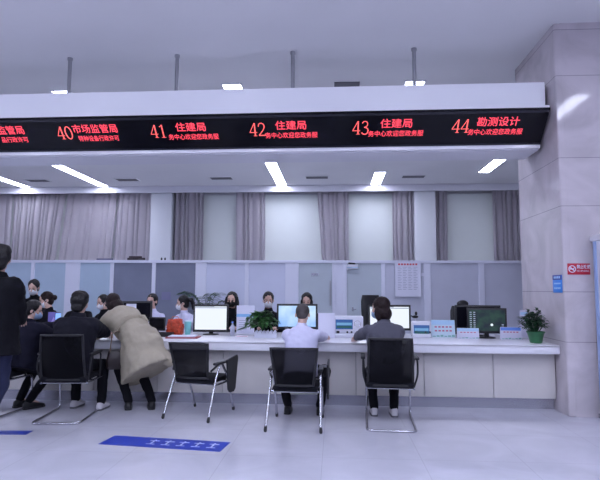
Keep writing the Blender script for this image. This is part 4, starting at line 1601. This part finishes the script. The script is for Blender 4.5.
# ================================================================ signs on the pillar and floor
t = thing('no_smoking_sign', 'red rectangular no smoking sign on the front of the tiled pillar', 'sign', (2.70, 6.110, 1.602))
b = nb(); box(b, -.122, .122, -.006, -.001, -.062, .062, .002); obj('sign_plate', b, mat('sign_red', (.50, .012, .04), .4), t)
b = nb()
R_ = .036
tube(b, [(-.072 + R_ * cos(a), -.007, R_ * sin(a)) for a in [2 * pi * k / 28 for k in range(28)]], .005, 6, closed=True)
tube(b, [(-.072 - R_ * .7, -.007, R_ * .7), (-.072 + R_ * .7, -.007, -R_ * .7)], .005, 6)
box(b, -.100, -.052, -.008, -.006, -.005, .007); tube(b, [(-.052, -.007, .008), (-.048, -.007, .024)], .003, 6)
obj('symbol', b, M_paper, t)
text('sign_text', '禁止吸烟', .046, M_paper, t, (-.022, -.0065, .008), sx=.80, ext=.0006, bold=.001)
text('sign_text', 'NO SMOKING', .026, M_paper, t, (-.022, -.0065, -.030), sx=.80, ext=.0006)
t = thing('wall_notice', 'blue notice plate near the pillar corner above the green potted plant', 'notice', (2.534, 6.27, 1.44), radians(-90))
b = nb(); box(b, -.125, .125, -.006, -.001, -.10, .10, .002); obj('notice_plate', b, mat('notice_blue', (.06, .28, .80), .4), t)
b = nb(); box(b, -.124, .124, -.0072, -.006, .045, .099); obj('notice_header', b, mat('notice_navy', (.04, .05, .30), .4), t, smooth=False)
b = nb()
for i in range(4):
    box(b, -.085 + .045 * i, -.052 + .045 * i, -.0086, -.0072, .06, .085)
    box(b, -.085 + .045 * i, -.045 + .045 * i, -.0072, -.006, -.005, .012)
    box(b, -.085 + .045 * i, -.050 + .045 * i, -.0072, -.006, -.06, -.04)
obj('printed_mark', b, mat('notice_light', (.40, .62, .92), .5), t, smooth=False)

t = thing('service_kiosk', 'tall white upright cabinet with pale blue edge at the right side of the photo', 'kiosk', (3.10, 5.92, 0))
b = nb(); box(b, -.26, .26, -.20, .16, .03, 1.93, .02, seg=3); obj('cabinet', b, M_wdev, t)
b = nb(); box(b, -.272, -.25, .06, .12, .03, 1.90, .006); obj('side_trim', b, mat('kiosk_blue', (.34, .46, .74), .3), t)
b = nb(); box(b, -.28, .28, -.23, .18, 1.90, 1.97, .02, seg=3); obj('top_cap', b, M_white, t)
b = nb(); box(b, -.27, .27, -.21, .17, 0, .05, .006); obj('base', b, M_plinth, t)
b = nb(); box(b, -.19, .19, -.204, -.198, 1.05, 1.55, .003); obj('screen', b, M_screen, t, smooth=False)

M_bt = mat('floor_sticker_white', (.55, .60, .85), .4)
t = thing('floor_sticker', 'blue floor strip at the far left, in front of the sled chairs', 'floor sticker', (-3.15, 5.005, 0), radians(3), 'blue floor stickers')
b = nb(); box(b, -.27, .27, -.065, .065, .0005, .003); obj('sticker_sheet', b, M_blue, t, smooth=False)
t = thing('floor_sticker', 'blue floor strip with white marks in front of the empty tablet chair', 'floor sticker', (-1.50, 4.785, 0), radians(-7), 'blue floor stickers')
b = nb(); box(b, -.56, .56, -.14, .14, .0005, .003); obj('sticker_sheet', b, M_blue, t, smooth=False)
b = nb()
for i in range(5):
    x = -.16 + .14 * i
    box(b, x, x + .09, .04, .055, .003, .0042); box(b, x + .035, x + .05, -.06, .08, .003, .0042); box(b, x + .005, x + .085, -.06, -.045, .003, .0042)
obj('sticker_mark', b, M_bt, t, smooth=False)
